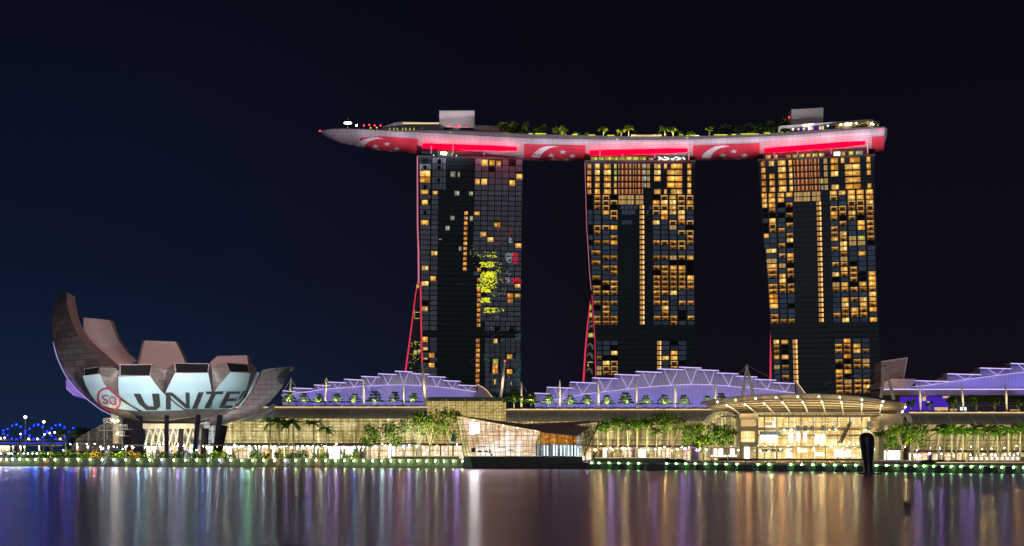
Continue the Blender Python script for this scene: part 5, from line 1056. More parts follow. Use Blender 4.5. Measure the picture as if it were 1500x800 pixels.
a = MB(); q_ = [g7(200, 250), g7(230, 210), g7(280, 188), g7(425, 190), g7(425, 205), g7(390, 250)]; a.extrude([P(x, y, 686) for x, y in q_][::-1], 24); a.build('end_shell', M['roof_brown'], t3)
a = MB(); a.pbox(*g7(222, 251), *g7(1350, 258), 685, .5); a.build('lower_edge_light', M['neon'], t3)
a = MB(); a.pbox(*g7(222, 262), *g7(1350, 290), 683, 20); a.build('fascia', M['slat_olive'], t3)
a = MB(); a.pbox(*g7(222, 290), *g7(1350, 402), 698, 5); a.build('bar_wall', M['roof_dark'], t3)
a = MB(); a.pbox(*g7(330, 300), *g7(628, 398), 697, .6); a.build('violet_glow_panel', M['violet'], t3)  # glowing panel stands in for the lounge's violet light
a = MB(); [a.pbox(*g7(x, y), *g7(x + w_, y + h), 696, .4) for x, y, w_, h in [(595, 292, 40, 16), (545, 365, 80, 30), (640, 375, 40, 20), (470, 300, 20, 25), (1010, 380, 60, 16)]]; a.build('orange_lamp', M['shop_warm'], t3)
a = MB(); [a.pbox(*g7(x, y), *g7(x + 16, y + 22), 696, .4) for x, y in [(703, 365), (723, 365), (500, 330)]]; a.build('white_screen', M['cool_line'], t3)
a = MB()
for y in (300, 318, 336, 354): a.pbox(*g7(630, y), *g7(1350, y + 3), 695, .3)
a.build('shelf_line', M['concrete'], t3); lamp('POINT', P(*g7(480, 340), 690), 4000, (.3, .15, 1), 1)
# terrace slab under roofs, planter lights, terrace trees
for x0, x1, y, lb in [(395, 628, 597, 'left'), (741, 1052, 600.5, 'middle'), (1330, 1560, 605, 'right')]:
    Q = 705 if x0 < 600 else 645; zq = Z_(y, Q - 5)
    t = thing('terrace_planter', f'dark planted strip with small pinkish lamps along the roof edge, {lb} stretch', 'planter', (X_(x0, Q + 3), Q + 3, zq))
    a = MB(); a.box(X_(x0, Q), X_(x1, Q), Q - 2, Q + 1, zq + .03, zq + .8); a.build('planter_box', M['concrete_dark'], t)
    a = MB()
    for i in range(int((x1 - x0) * 5)): xx = rnd.uniform(X_(x0, Q), X_(x1, Q)); leaf(a, (xx, rnd.uniform(Q - 2, Q + 1), zq + .8 + rnd.random() * .5), .4, rnd)
    a.build('shrub', M['leaf_dark'], t, kind='stuff'); x = x0 + 8
    while x < x1: a = MB(); a.box(X_(x, Q - 3) - .8, X_(x, Q - 3) + .8, Q - 2.8, Q - 2.2, zq - .1, zq + .35); a.build('lamp', M['lamp_pink'], t); x += 19.5
tt = [(424, 583), (445.6, 584), (467, 585), (494, 585), (519.5, 585), (549.6, 581), (578, 582), (606, 584), (753, 578), (778, 583), (804, 586), (835, 587), (860, 586.5), (889, 587), (916.6, 583), (946.4, 587), (973, 586.5), (1002, 587), (1036, 588), (1056, 584)]
for i, (x, y) in enumerate(tt):
    Y = (650 if x > 700 else 712) + rnd.uniform(-2, 2); pyb = interp([(628, 596.5), (741, 599.5)], x); h = Z_(y - 9, Y) - Z_(pyb, Y)
    lamp('POINT', (X_(x, Y), Y - 4.6, Z_(pyb, Y) + 3.4), 3800, (1, .93, .45), .3)
    plant('lt%d' % (i % 4), lambda: layered(20 + i, 7, 8.0), x, pyb, Y, f'small layered tree on the mall roof terrace, {ORD[i]} from the left', 'tree', 'terrace_tree', 'layered trees on the mall roof terrace', 'leaf', 'trunk', h / 7, i)
for i, (x, y, hh) in enumerate([(1334, 583, 20), (1362, 586, 17), (1397, 579, 24), (1430, 578, 26), (1457, 580, 24), (1492, 587, 17)]):
    Y = 660; plant('rt', lambda: broad_tree(41, 8, 6, 2.5, 300), x, 604, Y, f'small roof terrace tree before the violet bar, {ORD[i]} from the left', 'tree', 'terrace_tree', 'trees in front of the violet bar', 'leaf_hedge', 'trunk', (Z_(604 - hh, Y) - Z_(604, Y)) / 8, i); lamp('POINT', P(x + 5, 600, Y - 4), 500, (1, .95, .4), .3)
# masts with stay cables
def mast(x0, y0, x1, y1, Y, w0, label, cables, light=None):
    t = thing('roof_mast', label, 'mast', P(x1, y1, Y), 'pale roof masts with stay cables'); a = MB(); A, B = Vector(P(x0, y0, Y)), Vector(P(x1, y1, Y)); m2_ = A.lerp(B, .45); a.chain([A, m2_, B], [w0 * .35, w0, w0 * .75], n=8); a.build('pole', M['steel_pale'], t)
    if cables:
        a = MB(); [a.tube(P(x0, y0 + 1, Y), P(cx, cy_, Y + 1), .07, n=4) for cx, cy_ in cables]; a.build('cable', M['steel_pale'], t)
    if light: a = MB(); a.ball(P(x0, y0 - .5, Y), .5); a.build('beacon', M[light], t)
    p = A.lerp(B, .62); lamp('POINT', (p.x + .5, p.y - 4.5, p.z), 1500, (1, .80, .50), .3)
    return t
ML = [(426.5, 553.4, 423, 594, 1), (478, 553, 476.5, 595, 1), (533, 554, 533, 597, 1), (591, 557.6, 591.6, 597, 1), (764, 560, 764, 600, 0), (820, 557.6, 820, 600, 0), (876.7, 558.7, 876.7, 600, 0), (932.5, 559.7, 932.7, 600, 0), (989, 561, 989.4, 600.5, 0), (1047.7, 561, 1048, 601, 1), (1347, 561, 1348.6, 603, 1), (1408.6, 561, 1411.5, 603, 0), (1472.8, 561, 1475, 603, 0)]
for i, (x0, y0, x1, y1, c) in enumerate(ML):
    mast(x0, y0, x1, y1, 656 if x0 > 700 else 716, .62, f'slender pale mast on the mall roof edge, {ORD[i]} upright mast from the left', [(x0 - 10, y0 + 18), (x0 + 10, y0 + 20)] if c else [(x0 + 8, y0 + 16)] if x0 in (764,) else [])
mast(618, 530, 624, 595, 694, 1.0, 'tallest leaning pale mast left of the yellow gallery, in front of the left tower', [(600, 590), (638, 550), (655, 580)])
mast(739.5, 529.5, 733.5, 583, 694, .9, 'leaning mast with red tip light right of the yellow gallery roof', [(757, 590)], 'lamp_red')
def aframe(ax, ay, l, r_, Y, label, cables):
    t = thing('mast_frame', label, 'mast', P(l[0], l[1], Y)); a = MB(); a.tube(P(*l, Y), P(ax, ay, Y), .85, .4, 8); a.tube(P(*r_, Y), P(ax, ay, Y), .85, .4, 8); a.build('leg', M['steel_white'], t); a = MB(); [a.tube(P(ax, ay + 1, Y), P(x, y, Y - 8), .08, n=4) for x, y in cables]; a.build('cable', M['steel_pale'], t); a = MB(); a.tube(P(ax, ay - 1.5, Y), P(ax, ay + 1, Y), .5, n=6); a.build('cap', M['steel_dark'], t)
aframe(*g6(348, 18), g6(320, 238), g6(392, 238), 650, 'pale split leg mast rising behind the event plaza canopy, left end', [g6(290, 80), g6(500, 105), g6(200, 240)])
aframe(*g7(238, 110), g7(212, 306), g7(292, 318), 640, 'pale split leg mast behind the event plaza canopy, right end', [g7(-140, 225), g7(-60, 260), g7(60, 300)])
t = thing('fin_building', 'tall leaning pink lit slatted fin building right of the hotel towers', 'building', P(1308, 560, 700)); a = MB(); q_ = [g7(213, 86), g7(375, 61), g7(352, 188), g7(213, 215)]; a.extrude([P(x, y, 700) for x, y in q_][::-1], 12); a.build('wall', M['petal_rose'], t)
a = MB()
for i in range(9): u = i / 9; p, r_ = (lerp(213, 213, u), lerp(90, 195, u)), (lerp(372, 354, u), lerp(66, 180, u)); a.tube(P(*g7(*p), 699.6), P(*g7(*r_), 699.6), .22, n=4)
a.build('slat', M['steel_pale'], t); lamp('POINT', P(1312, 548, 676), 3000, (1, .6, .5), 1); 
a = MB(); a.chain([P(*g7(213, 84), 699.5), P(*g7(375, 59), 699.5), P(*g7(352, 186), 699.5)], .3, n=4); a.build('edge', M['steel_white'], t)
# ================================================================ event plaza
pz = thing('event_plaza_hall', 'brightly lit glass hall under a broad curved slatted canopy, right of centre', 'hall', P(1180, 672, 606))
Y = 606; LZp = Z_(672, Y)
topc = [g6(*p) for p in [(40, 285), (130, 265), (280, 245), (430, 233), (620, 226), (830, 226), (980, 232), (1100, 242), (1230, 258), (1318, 276)]] + [g7(370, 345)]
n = 40; A, B = resample(topc, n + 1), [(lerp(1048, 1318, i / n), interp([(1048, 606), (1111, 607.3), (1185, 608.6), (1290, 608.6), (1318, 612)], lerp(1048, 1318, i / n))) for i in range(n + 1)]
rows = []
for j in range(9):
    u = j / 8; rows.append([P(lerp(a_[0], b_[0], u), lerp(a_[1], b_[1], u), lerp(588, 612, u)) for a_, b_ in zip(A, B)])
a = MB()
for j in range(8):
    lo = [Vector(p) for p in rows[j]]; hi_ = [Vector(p).lerp(Vector(q_), .38) for p, q_ in zip(rows[j], rows[j + 1])]
    if j > 0: a.grid([lo, hi_]); a.grid([[p + Vector((0, 0, .25)) for p in lo], [p + Vector((0, 0, .25)) for p in hi_]])
a.build('canopy_slat', M['beige'], pz)
a = MB(); a.grid([rows[0], rows[1]]); a.grid([[(x, y, z + .5) for x, y, z in rows[0]], [(x, y, z + .5) for x, y, z in rows[1]]]); a.grid([rows[0], [(x, y, z + .5) for x, y, z in rows[0]]]); a.build('canopy_edge', M['roof_brown'], pz)
a = MB(); a.grid([[(x, y, z + 1.2) for x, y, z in rows[1]], [(x, y, z + 1.2) for x, y, z in rows[8]]]); a.build('canopy_glass', M['roof_dark'], pz)
for p, q_ in [((145, 275), (295, 355)), ((270, 262), (420, 362)), ((410, 252), (540, 362)), ((550, 245), (655, 362)), ((700, 240), (775, 362)), ((845, 238), (893, 362)), ((990, 242), (1015, 366)), ((1142, 260), (1140, 366)), ((1287, 272), (1262, 366)), ((1440, 310), (1395, 420))]:
    a = MB(); A_, B_ = g6(*p), g6(*q_); mid = (lerp(A_[0], B_[0], .55), lerp(A_[1], B_[1], .40)); a.chain([P(*A_, 586.5), P(lerp(A_[0], mid[0], .5) + .8, lerp(A_[1], mid[1], .5), 592), P(*mid, 598), P(*B_, 606)], [.36, .42, .36, .28], n=5); rb = a.build('canopy_rib', M['steel_white'], pz)
    a = MB(); a.ball(P(A_[0], A_[1] + .5, 585.6), .42, n=6, m=4); a.ball(P(lerp(A_[0], mid[0], .8), lerp(A_[1], mid[1], .8), 594), .38, n=6, m=4); a.build('rib_lamp', M['lamp_pink'], rb)
for x in range(1065, 1320, 32): lamp('AREA', P(x, 607, 597), 850, (1, .74, .36), 9, P(x, 590, 600), sy=2)
a = MB(); a.pbox(1060, 608.5, 1292, 610.5, 604, 6); a.build('balcony_beam', M['steel_dark'], pz)
a = MB()
for i in range(48): x = 1105 + i * 3.9; a.box(X_(x, 603) - .05, X_(x, 603) + .05, 603, 603.1, Z_(608.5, 603), Z_(604.5, 603))
a.box(X_(1105, 603), X_(1290, 603), 603, 603.1, Z_(604.6, 603), Z_(604.2, 603)); a.build('balcony_railing', M['steel_pale'], pz)
a = MB(); a.pbox(1105, 602, 1290, 608, 614, 2); a.build('balcony_back', M['arcade_dim'], pz)
a = MB(); a.pbox(*g6(430, 378), *g6(1255, 668), 632, 2); a.build('rear_wall', M['plaza_back'], pz)
a = MB()
for y0 in (455, 500, 580): a.box(X_(g6(430, 0)[0], 620), X_(g6(1255, 0)[0], 620), 616, 632, Z_(g6(0, y0 + 14)[1], 616), Z_(g6(0, y0)[1], 616))
a.build('floor_slab', M['beige'], pz)
for i in range(10): x = g6(470 + i * 84, 0)[0]; a = MB(); a.box(X_(x, 614) - .22, X_(x, 614) + .22, 614, 614.5, LZp, Z_(g6(0, 380)[1], 614)); a.build('column', M['beige'], pz)
a = MB(); a.extrude([P(*g6(x, y), 611) for x, y in [(985, 560), (1060, 415), (1078, 410), (1008, 560)]][::-1], 3); a.build('escalator', M['roof_dark'], pz)
a = MB(); [a.pbox(*g6(x, y), *g6(x + w_, y + h), 614, .5) for x, y, w_, h in [(480, 410, 60, 40), (440, 505, 120, 50), (635, 488, 32, 70), (690, 490, 26, 60), (740, 490, 22, 60), (820, 500, 30, 65), (860, 500, 30, 65), (955, 605, 110, 50), (620, 600, 40, 60), (700, 600, 60, 25), (820, 625, 60, 25), (1200, 488, 55, 16)]]; a.build('interior_light', M['shop_white'], pz)
a = MB(); [a.pbox(*g6(x, y), *g6(x + w_, y + h), 613.5, .4) for x, y, w_, h in [(480, 415, 46, 26), (650, 605, 26, 18), (915, 605, 24, 20), (1010, 600, 20, 16)]]; a.build('orange_light', M['shop_warm'], pz)
a = MB(); [a.pbox(*g6(x, y), *g6(x + w_, y + h), 615, .5) for x, y, w_, h in [(440, 480, 140, 22), (1180, 410, 70, 62), (440, 600, 160, 20), (690, 440, 24, 36), (740, 440, 24, 36), (790, 440, 24, 36), (860, 440, 30, 36), (940, 440, 30, 36)]]; a.build('shaded_bay', M['curtain_blue'], pz)
for i in range(16):
    x = g6(450 + i * 51, 0)[0]; a = MB(); a.ball(P(x + rnd.uniform(-2, 2), g6(0, rnd.choice([470, 600, 615, 560]))[1], 610), .3, n=6, m=4); a.build('hall_lamp', M[rnd.choice(['spark_gold', 'spark_gold', 'lamp_pink', 'spark_cyan'])], pz)
a = MB()      # roof truss seen through the glass
for i in range(9):
    for j in range(14): x0, y0 = g6(640 + j * 38, 385 + i * 9); 
for i in range(6): y = 384 + i * 12; a.tube(P(*g6(620 + i * 60, y), 608 + i), P(*g6(1160, y + i * 4), 608 + i), .14, n=4)
for j in range(14): a.tube(P(*g6(640 + j * 38, 384), 608.5), P(*g6(700 + j * 34, 450), 612), .10, n=4)
a.build('roof_truss', M['steel_white'], pz)
a = MB(); a.face([P(*g6(430, 668), 606.5), P(*g6(1255, 668), 606.5), P(*g6(1255, 378), 606.5), P(*g6(430, 378), 606.5)]); a.build('glass_front', M['glass_pane'], pz)
a = MB()
for i in range(20): x = g6(432 + i * 43.2, 0)[0]; a.box(X_(x, Y) - .06, X_(x, Y) + .06, Y, Y + .15, LZp, Z_(g6(0, 378)[1], Y))
for y in (378, 415, 452, 490, 528, 585, 625): yy = g6(0, y)[1]; a.box(X_(g6(430, 0)[0], Y), X_(g6(1255, 0)[0], Y), Y - .12, Y - .01, Z_(yy, Y) - .06, Z_(yy, Y) + .06)
a.build('mullion', M['steel_pale'], pz)
for x0, x1, yt, rows_ in [(298, 428, 358, [(310, 400, 95, 45, 'shop_warm'), (400, 400, 12, 45, 'arcade_glass'), (310, 480, 92, 72, 'plaza_back'), (332, 588, 36, 78, 'shop_white'), (376, 590, 34, 76, 'arcade_dim')]), (1257, 1275, 375, [])]:
    a = MB(); a.pbox(*g6(x0, yt), g6(x1, 0)[0], 672, 602, 14); py_ = a.build('pylon', M['beige'], pz)
    for x, y, w_, h, mt in rows_: a = MB(); a.pbox(*g6(x, y), *g6(x + w_, y + h), 601.6, .39); a.build('window', M[mt], py_)
a = MB(); a.pbox(*g7(213, 405), *g7(330, 475), 602, 14); a.pbox(*g7(200, 475), *g7(232, 690), 602.3, 12); a.pbox(*g7(232, 600), *g7(335, 630), 603, 12); a.build('pylon', M['beige'], pz)
a = MB(); a.pbox(*g7(234, 476), *g7(330, 598), 608, 3); a.build('dim_glass', M['arcade_dim'], pz)
a = MB(); a.pbox(*g7(234, 632), *g7(330, 688), 608, 3); a.build('shop_window', M['shop_white'], pz)
# arched glass bay left of the hall, small arch on its right
for lab, pts, gl in [('glass bay with double pale arch between mall and event hall', [(62, 420), (85, 385), (120, 358), (165, 345), (215, 352), (255, 370), (285, 395)], ((62, 420), (288, 585))), ]:
    t = thing('arched_bay', lab, 'glass bay', P(*g6(170, 660), 610)); Y = 610
    a = MB(); a.chain([P(*g6(x, y), Y - 1) for x, y in pts], .8, n=6); a.build('arch', M['steel_white'], t); a = MB(); a.chain([P(*g6(x, y), Y - 1) for x, y in [(125, 440), (145, 400), (175, 380), (205, 370)]], .45, n=6); a.build('arch', M['steel_white'], t)
    a = MB(); a.extrude([P(*g6(x, y), Y) for x, y in [(62, 590)] + pts + [(290, 590)]][::-1], 8); a.build('glazing', M['arcade_glass'], t)
    a = MB(); [a.tube(P(*g6(x, 590), Y - .3), P(*g6(x, interp(pts, x)), Y - .3), .1, n=4) for x in range(80, 285, 22)]; [a.tube(P(*g6(65, y), Y - .3), P(*g6(285, y), Y - .3), .09, n=4) for y in range(420, 590, 26)]; a.build('mullion', M['mullion'], t)
    a = MB(); a.pbox(*g6(95, 590), *g6(290, 665), Y, 6); a.build('base', M['beige'], t); a = MB(); [a.pbox(*g6(x, 600), *g6(x + 28, 640), Y - .3, .29) for x in (115, 155, 235)]; a.pbox(*g6(100, 645), *g6(288, 652), Y - .5, .2); a.build('shop_window', M['shop_white'], t)
t = thing('arched_bay', 'small pale arch at the right foot of the slatted canopy', 'arch', P(*g7(370, 680), 625)); a = MB(); a.chain([P(*g7(x, y), 625) for x, y in [(335, 470), (342, 430), (362, 404), (385, 415), (402, 460)]], .8, n=6); a.build('arch', M['steel_white'], t); a = MB(); a.chain([P(*g7(x, y), 626) for x, y in [(362, 404), (375, 425), (385, 460)]], .5, n=6); a.build('inner_arch', M['steel_white'], t)
a = MB(); [a.tube(P(*g7(x, 462), 625), (P(*g7(x, 462), 625)[0], 625, LZ), .5, n=6) for x in (335, 402)]; a.build('arch_post', M['steel_white'], t)
# ================================================================ floating glass pavilion
Y = 527.; pv = thing('glass_pavilion', 'faceted glass pavilion standing in the water with glowing emblem and dark slanted roof', 'pavilion', P(775, 686, Y + 10))
def gp(x, y, d=0): return P(*g4(x, y), Y + d)
a = MB(); a.hexa([gp(228, 612), gp(1236, 612), gp(1232, 510), gp(285, 510)], [gp(250, 612, 34), gp(1236, 612, 34), gp(1232, 510, 34), gp(285, 510, 34)]); a.build('base', M['concrete_dark'], pv)
a = MB(); a.hexa([gp(226, 613, -1), gp(300, 613, -1), gp(283, 510, -1), gp(225, 510, -1)], [gp(226, 613, 20), gp(300, 613, 20), gp(283, 510, 20), gp(225, 510, 20)]); a.build('base_prow', M['green_deck'], pv)
front = [(285, 508), (835, 508), (832, 400), (868, 303), (215, 185)]
a = MB(); a.extrude([gp(*p) for p in front][::-1], 22); a.build('glass_hall', M['pavilion_glass'], pv)
a = MB(); q_ = [(165, 172), (215, 185), (285, 508), (228, 508)]; a.hexa([gp(*q_[0], 10), gp(*q_[1], -.2), gp(*q_[2], -.2), gp(*q_[3], 8)], [gp(*q_[0], 20), gp(*q_[1], 20), gp(*q_[2], 20), gp(*q_[3], 20)]); a.build('side_glass', M['arcade_glass'], pv)
a = MB()
for i in range(13):
    u = i / 13; xt, yt = lerp(215, 868, u), lerp(185, 303, u); xb = lerp(285, 835, u); a.tube(gp(xt, yt, -.35), gp(xb, 508, -.35), .11, n=4)
for i in range(6):
    y = 240 + i * 47; xl = lerp(215, 285, (y - 185) / 323); xr = interp([(185, 215), (303, 868), (400, 832), (508, 835)], y) if y > 200 else 300; a.tube(gp(xl, y, -.35), gp(xr, y, -.35), .11, n=4)
for i in range(7): y = 200 + i * 46; xl = lerp(165, 228, (y - 172) / 336); xr = lerp(215, 285, (y - 185) / 323); a.tube(gp(xl, y, 8), gp(xr, y, -.4), .11, n=4)
a.tube(gp(165, 172, 9), gp(228, 508, 7), .2, n=4); a.tube(gp(190, 180, 4), gp(256, 508, 3), .12, n=4); a.build('mullion', M['mullion'], pv)
a = MB(); [a.pbox(*g4(x, y), *g4(x + w_, y + h), Y - .1, .08) for x, y, w_, h in [(330, 408, 390, 96), (480, 375, 240, 30), (570, 310, 80, 60)]]; a.build('bright_floor', M['pavilion_shop'], pv)
for x, y, w_, h in [(345, 430, 70, 4), (345, 462, 35, 12), (400, 462, 30, 12), (440, 455, 14, 30), (455, 488, 16, 16), (290, 440, 36, 34), (600, 455, 50, 8), (730, 462, 90, 4), (520, 432, 60, 5)]: a = MB(); a.pbox(*g4(x, y), *g4(x + w_, y + h), Y - .16, .05); a.build('display_shelf', M['wood'], pv)
a = MB(); e_ = [(275, 232), (295, 228), (313, 240), (333, 228), (355, 232), (352, 260), (356, 285), (352, 318), (335, 316), (315, 320), (290, 322), (276, 312), (284, 275)]; a.extrude([gp(*p, -.75) for p in e_][::-1], .3); a.build('emblem', M['emblem'], pv)
a = MB(); q_ = [(160, 164), (500, 212), (740, 240), (1375, 209), (1375, 216), (1186, 345), (1180, 335), (868, 303), (868, 296), (215, 178)]
a.hexa([gp(158, 164, 8), gp(215, 174, -1), gp(868, 298, -1), gp(868, 303, -1)][:4], [gp(160, 160, 22), gp(500, 208, 24), gp(740, 238, 26), gp(868, 290, 22)])
a.hexa([gp(872, 300, -1.5), gp(1188, 336, -1.5), gp(1188, 343, -1.5), gp(872, 309, -1.5)], [gp(700, 238, 26), gp(1372, 209, 26), gp(1372, 214, 26), gp(700, 245, 26)]); a.build('roof', M['roof_brown'], pv)
a = MB(); a.chain([gp(212, 186, -.8), gp(540, 245, -.9), gp(866, 300, -.9), gp(866, 330, -.9)], .22, n=4); a.build('roof_light', M['gold_line'], pv)
a = MB(); [a.ball(gp(x, y, -1.0), .3) for x, y in [(310, 207), (440, 230), (560, 252), (680, 272), (830, 297)]]; a.build('spot_lamp', M['lamp_pink'], pv)
a = MB(); a.extrude([gp(*p) for p in [(874, 408), (1188, 408), (1188, 345), (874, 312)]][::-1], 12); a.build('upper_room', M['pavilion_orange'], pv)
a = MB(); [a.tube(gp(x, 408, -.3), gp(x, interp([(874, 312), (1188, 345)], x), -.3), .13, n=4) for x in range(880, 1190, 34)]; a.build('mullion', M['roof_dark'], pv)
a = MB(); a.extrude([gp(*p) for p in [(836, 508), (1222, 508), (1205, 410), (836, 410)]][::-1], 12); a.build('lower_room', M['pavilion_blue'], pv)
for x in (905, 930, 985, 1010, 1045, 1075, 1110, 1140, 1165, 1190): a = MB(); a.pbox(*g4(x, 418), *g4(x + 7, 506), Y - .4, .3); a.build('light_column', M['cool_line'], pv)
for x in (836, 868, 918, 950, 968, 1150): a = MB(); a.pbox(*g4(x, 414), *g4(x + 9, 508), Y - .75, .3); a.build('door_frame', M['wood'], pv)
a = MB(); a.extrude([gp(*p, -.5) for p in [(1186, 410), (1186, 336), (1212, 334), (1224, 410), (1228, 508), (1212, 508)]][::-1], 10); a.build('corner_glass', M['pavilion_blue'], pv)
a = MB(); tri = [(990, 262), (1370, 216), (1246, 508), (1226, 508), (1216, 400), (1190, 345)]; a.extrude([gp(*p, 15) for p in tri][::-1], .4); a.build('wing_glass', M['arcade_dim'], pv)
a = MB()
for i in range(15):
    x = 1000 + i * 26
    for sg in (-1, 1):
        p0 = (x, interp([(990, 262), (1370, 216)], x)); y1 = 300 if x < 1180 else 400; p1 = (x + sg * 38, min(interp([(990, 262), (1190, 345)], x + sg * 38), 345) if x + sg * 38 < 1190 else interp([(1190, 420), (1246, 500), (1370, 216)], x + sg * 38)); a.tube(gp(*p0, 14), gp(*p1, 14), .13, n=4)
for k in range(5): a.tube(gp(lerp(1195, 1222, k / 5), 345 + k * 32, 14), gp(lerp(1350, 1252, k / 5), lerp(262, 490, k / 5), 14), .13, n=4)
a.chain([gp(990, 262, 14), gp(1370, 216, 14), gp(1246, 508, 14)], .25, n=4); a.build('lattice', M['steel_dark'], pv)
a = MB(); a.hexa([gp(955, 606, -4), gp(1215, 606, -4), gp(1215, 598, -4), gp(955, 598, -4)], [gp(955, 606, -.01), gp(1215, 606, -.01), gp(1215, 598, -.01), gp(955, 598, -.01)]); a.build('landing_stage', M['concrete'], pv)
# footbridge from pavilion to shore, jetty
t = thing('gangway', 'low glazed gangway between glass pavilion and the right sea wall', 'gangway', P(*g4(1280, 590), 520)); a = MB(); a.box(X_(g4(1236, 0)[0], 520), X_(g4(1330, 0)[0], 520), 516, 520, 2.0, 2.4); a.build('deck', M['green_deck'], t)
a = MB()
for i in range(9): x = lerp(g4(1236, 0)[0], g4(1330, 0)[0], i / 8); a.tube((X_(x, 516), 516, 2.4), (X_(x, 516), 516, 3.5), .08, n=4)
a.tube((X_(g4(1236, 0)[0], 516), 516, 3.5), (X_(g4(1330, 0)[0], 516), 516, 3.3), .08, n=4); a.build('railing', M['steel_white'], t); a = MB(); [a.tube((X_(x, 518), 518, -1), (X_(x, 518), 518, 2), .3) for x in (860, 868)]; a.build('pile', M['concrete_dark'], t)
t = thing('moored_pontoon', 'small dark moored pontoon at the sea wall right of the pavilion', 'pontoon', P(958, 690, 490)); a = MB(); q_ = [g5(780, 745), g5(905, 745), g5(890, 720), g5(840, 712), g5(785, 718)]; a.extrude([P(x, y, 489) for x, y in q_][::-1], 4); a.build('hull', M['roof_dark'], t); a = MB(); a.pbox(*g5(800, 700), *g5(850, 716), 490, 2.5); a.build('cabin', M['concrete_dark'], t)
t = thing('kiosk_box', 'pale low box on the sea wall deck right of the pavilion', 'box', P(927, 674, 512)); a = MB(); a.pbox(*g5(618, 668), *g5(768, 703), 510, 4); a.build('wall', M['green_deck'], t); a = MB(); a.pbox(*g5(614, 664), *g5(772, 668), 509.6, 4.6); a.build('lid', M['concrete'], t)
# ================================================================ promenade shelters, hedges, benches
SH = [(-12, 88, [3, 6, 9, 12, 15, 21, 31.7, 37.6, 59], 'leftmost pale flat shelter roof on many close columns by the bridges'), (104, 236, [115, 130.5, 149, 161, 185.7, 195, 224, 230], 'pale flat shelter roof on lit columns under the left side of the museum'), (299, 425, [304, 343, 381, 398, 417], 'pale flat shelter roof on lit columns right of the museum'), (432, 545, [437, 466, 479, 505, 526, 533], 'pale flat shelter roof on lit columns before the left mall front')]
for x0, x1, cs, lb in SH:
    Y = shoreY((x0 + x1) / 2) + 9; zr = Z_(652.3, Y); t = thing('promenade_shelter', lb, 'shelter', (X_((x0 + x1) / 2, Y), Y, LZ), 'flat roofed promenade shelters'); a = MB(); a.box(X_(x0, Y), X_(x1, Y), Y - 2.5, Y + 3.5, zr - .35, zr + .25); a.build('roof', M['beige'], t)
    for c in cs: a = MB(); a.tube((X_(c, Y), Y - 1.2, LZ), (X_(c, Y), Y - 1.2, zr - .35), .42, n=8); a.build('column', M['steel_white'], t)
    a = MB(); [a.ball((X_(c, Y), Y - 1.9, zr - .7), .22, n=6, m=4) for c in cs]; a.build('downlight', M['lamp_warm'], t)
    for c in cs[::2]: lamp('POINT', (X_(c, Y), Y - 2.6, zr - 1.2), 160, (1, .76, .42), .2)
hd = [(22, 42, 'l'), (43, 60, 'd'), (60, 80, 'l'), (80, 112, 'd'), (112, 132, 'l'), (133, 150, 'o'), (152, 186, 'l'), (187, 205, 'o'), (206, 232, 'l'), (232, 262, 'd'), (264, 300, 'd'), (300, 345, 'l'), (366, 385, 'l'), (386, 400, 'o'), (402, 452, 'd'), (458, 482, 'l'), (500, 530, 'l'), (565, 676, 'd'), (870, 905, 'd'), (908, 972, 'd'), (975, 1005, 'd'), (1350, 1412, 'd')]
for i, (x0, x1, ty) in enumerate(hd):
    Y = shoreY((x0 + x1) / 2) + 16; a = MB(); hgt = 5.0 if x1 < 560 else 1.8; Xa, Xb = X_(x0, Y), X_(x1, Y)
    for k in range(int((Xb - Xa) * 60)):
        x = rnd.uniform(Xa, Xb); hh = hgt * (.80 + .20 * math.sin(x * .9) * math.sin(x * .37 + i)); leaf(a, (x, Y + rnd.uniform(-1.3, 1.3), LZ + rnd.random() ** .8 * hh), rnd.uniform(.28, .55), rnd)
    o = a.build('hedge', M[{'l': 'leaf_hedge', 'd': 'leaf', 'o': 'leaf_orange'}[ty]], loc=((Xa + Xb) / 2, Y, LZ)); tag(o, f"{'bright yellow-green lit' if ty == 'l' else 'orange tinted' if ty == 'o' else 'darker green'} hedge along the promenade, {ORD[i]} hedge from the left", 'hedge', 'hedges along the promenade')
    if x1 < 560:
        for k in range(max(1, int((x1 - x0) / 16))): xx = X_(lerp(x0, x1, (k + .5) / max(1, int((x1 - x0) / 16))), Y); lamp('SPOT', (xx, Y - 5, LZ + 5.5), 6500 if ty != 'd' else 2200, (1, .90, .36), .3, (xx, Y + .5, LZ + 1.5), 100, .6)
for x0, x1, y, lb in [(574, 672, 669, 'warm lit long bench edge before the tall trees left of the pavilion'), (872, 975, 671, 'warm lit long bench edge under the palms right of the pavilion'), (1372, 1560, 678, 'warm lit long terrace edge under the right palm row')]:
    Y = shoreY((x0 + x1) / 2) + 10; t = thing('lit_bench', lb, 'bench', (X_((x0 + x1) / 2, Y), Y, LZ)); z = Z_(y, Y); a = MB(); a.box(X_(x0, Y), X_(x1, Y), Y, Y + 2, LZ, max(z, LZ + .5) + .3); a.build('seat', M['concrete'], t); a = MB(); a.box(X_(x0, Y), X_(x1, Y), Y - .15, Y - .01, max(z, LZ + .5), max(z, LZ + .5) + .22); a.build('light_strip', M['gold_line'], t)
t = thing('terrace_screen', 'pale low screen wall with lamps before the right palm row', 'wall', P(1460, 672, 470)); a = MB(); a.pbox(*g7(750, 670), *g7(1300, 700), 470, .6); a.build('panel', M['beige'], t); a = MB(); [a.ball(P(*g7(x, 680), 469.6), .3, n=6, m=4) for x in range(770, 1090, 32)]; a.build('lamp', M['lamp_pink'], t)
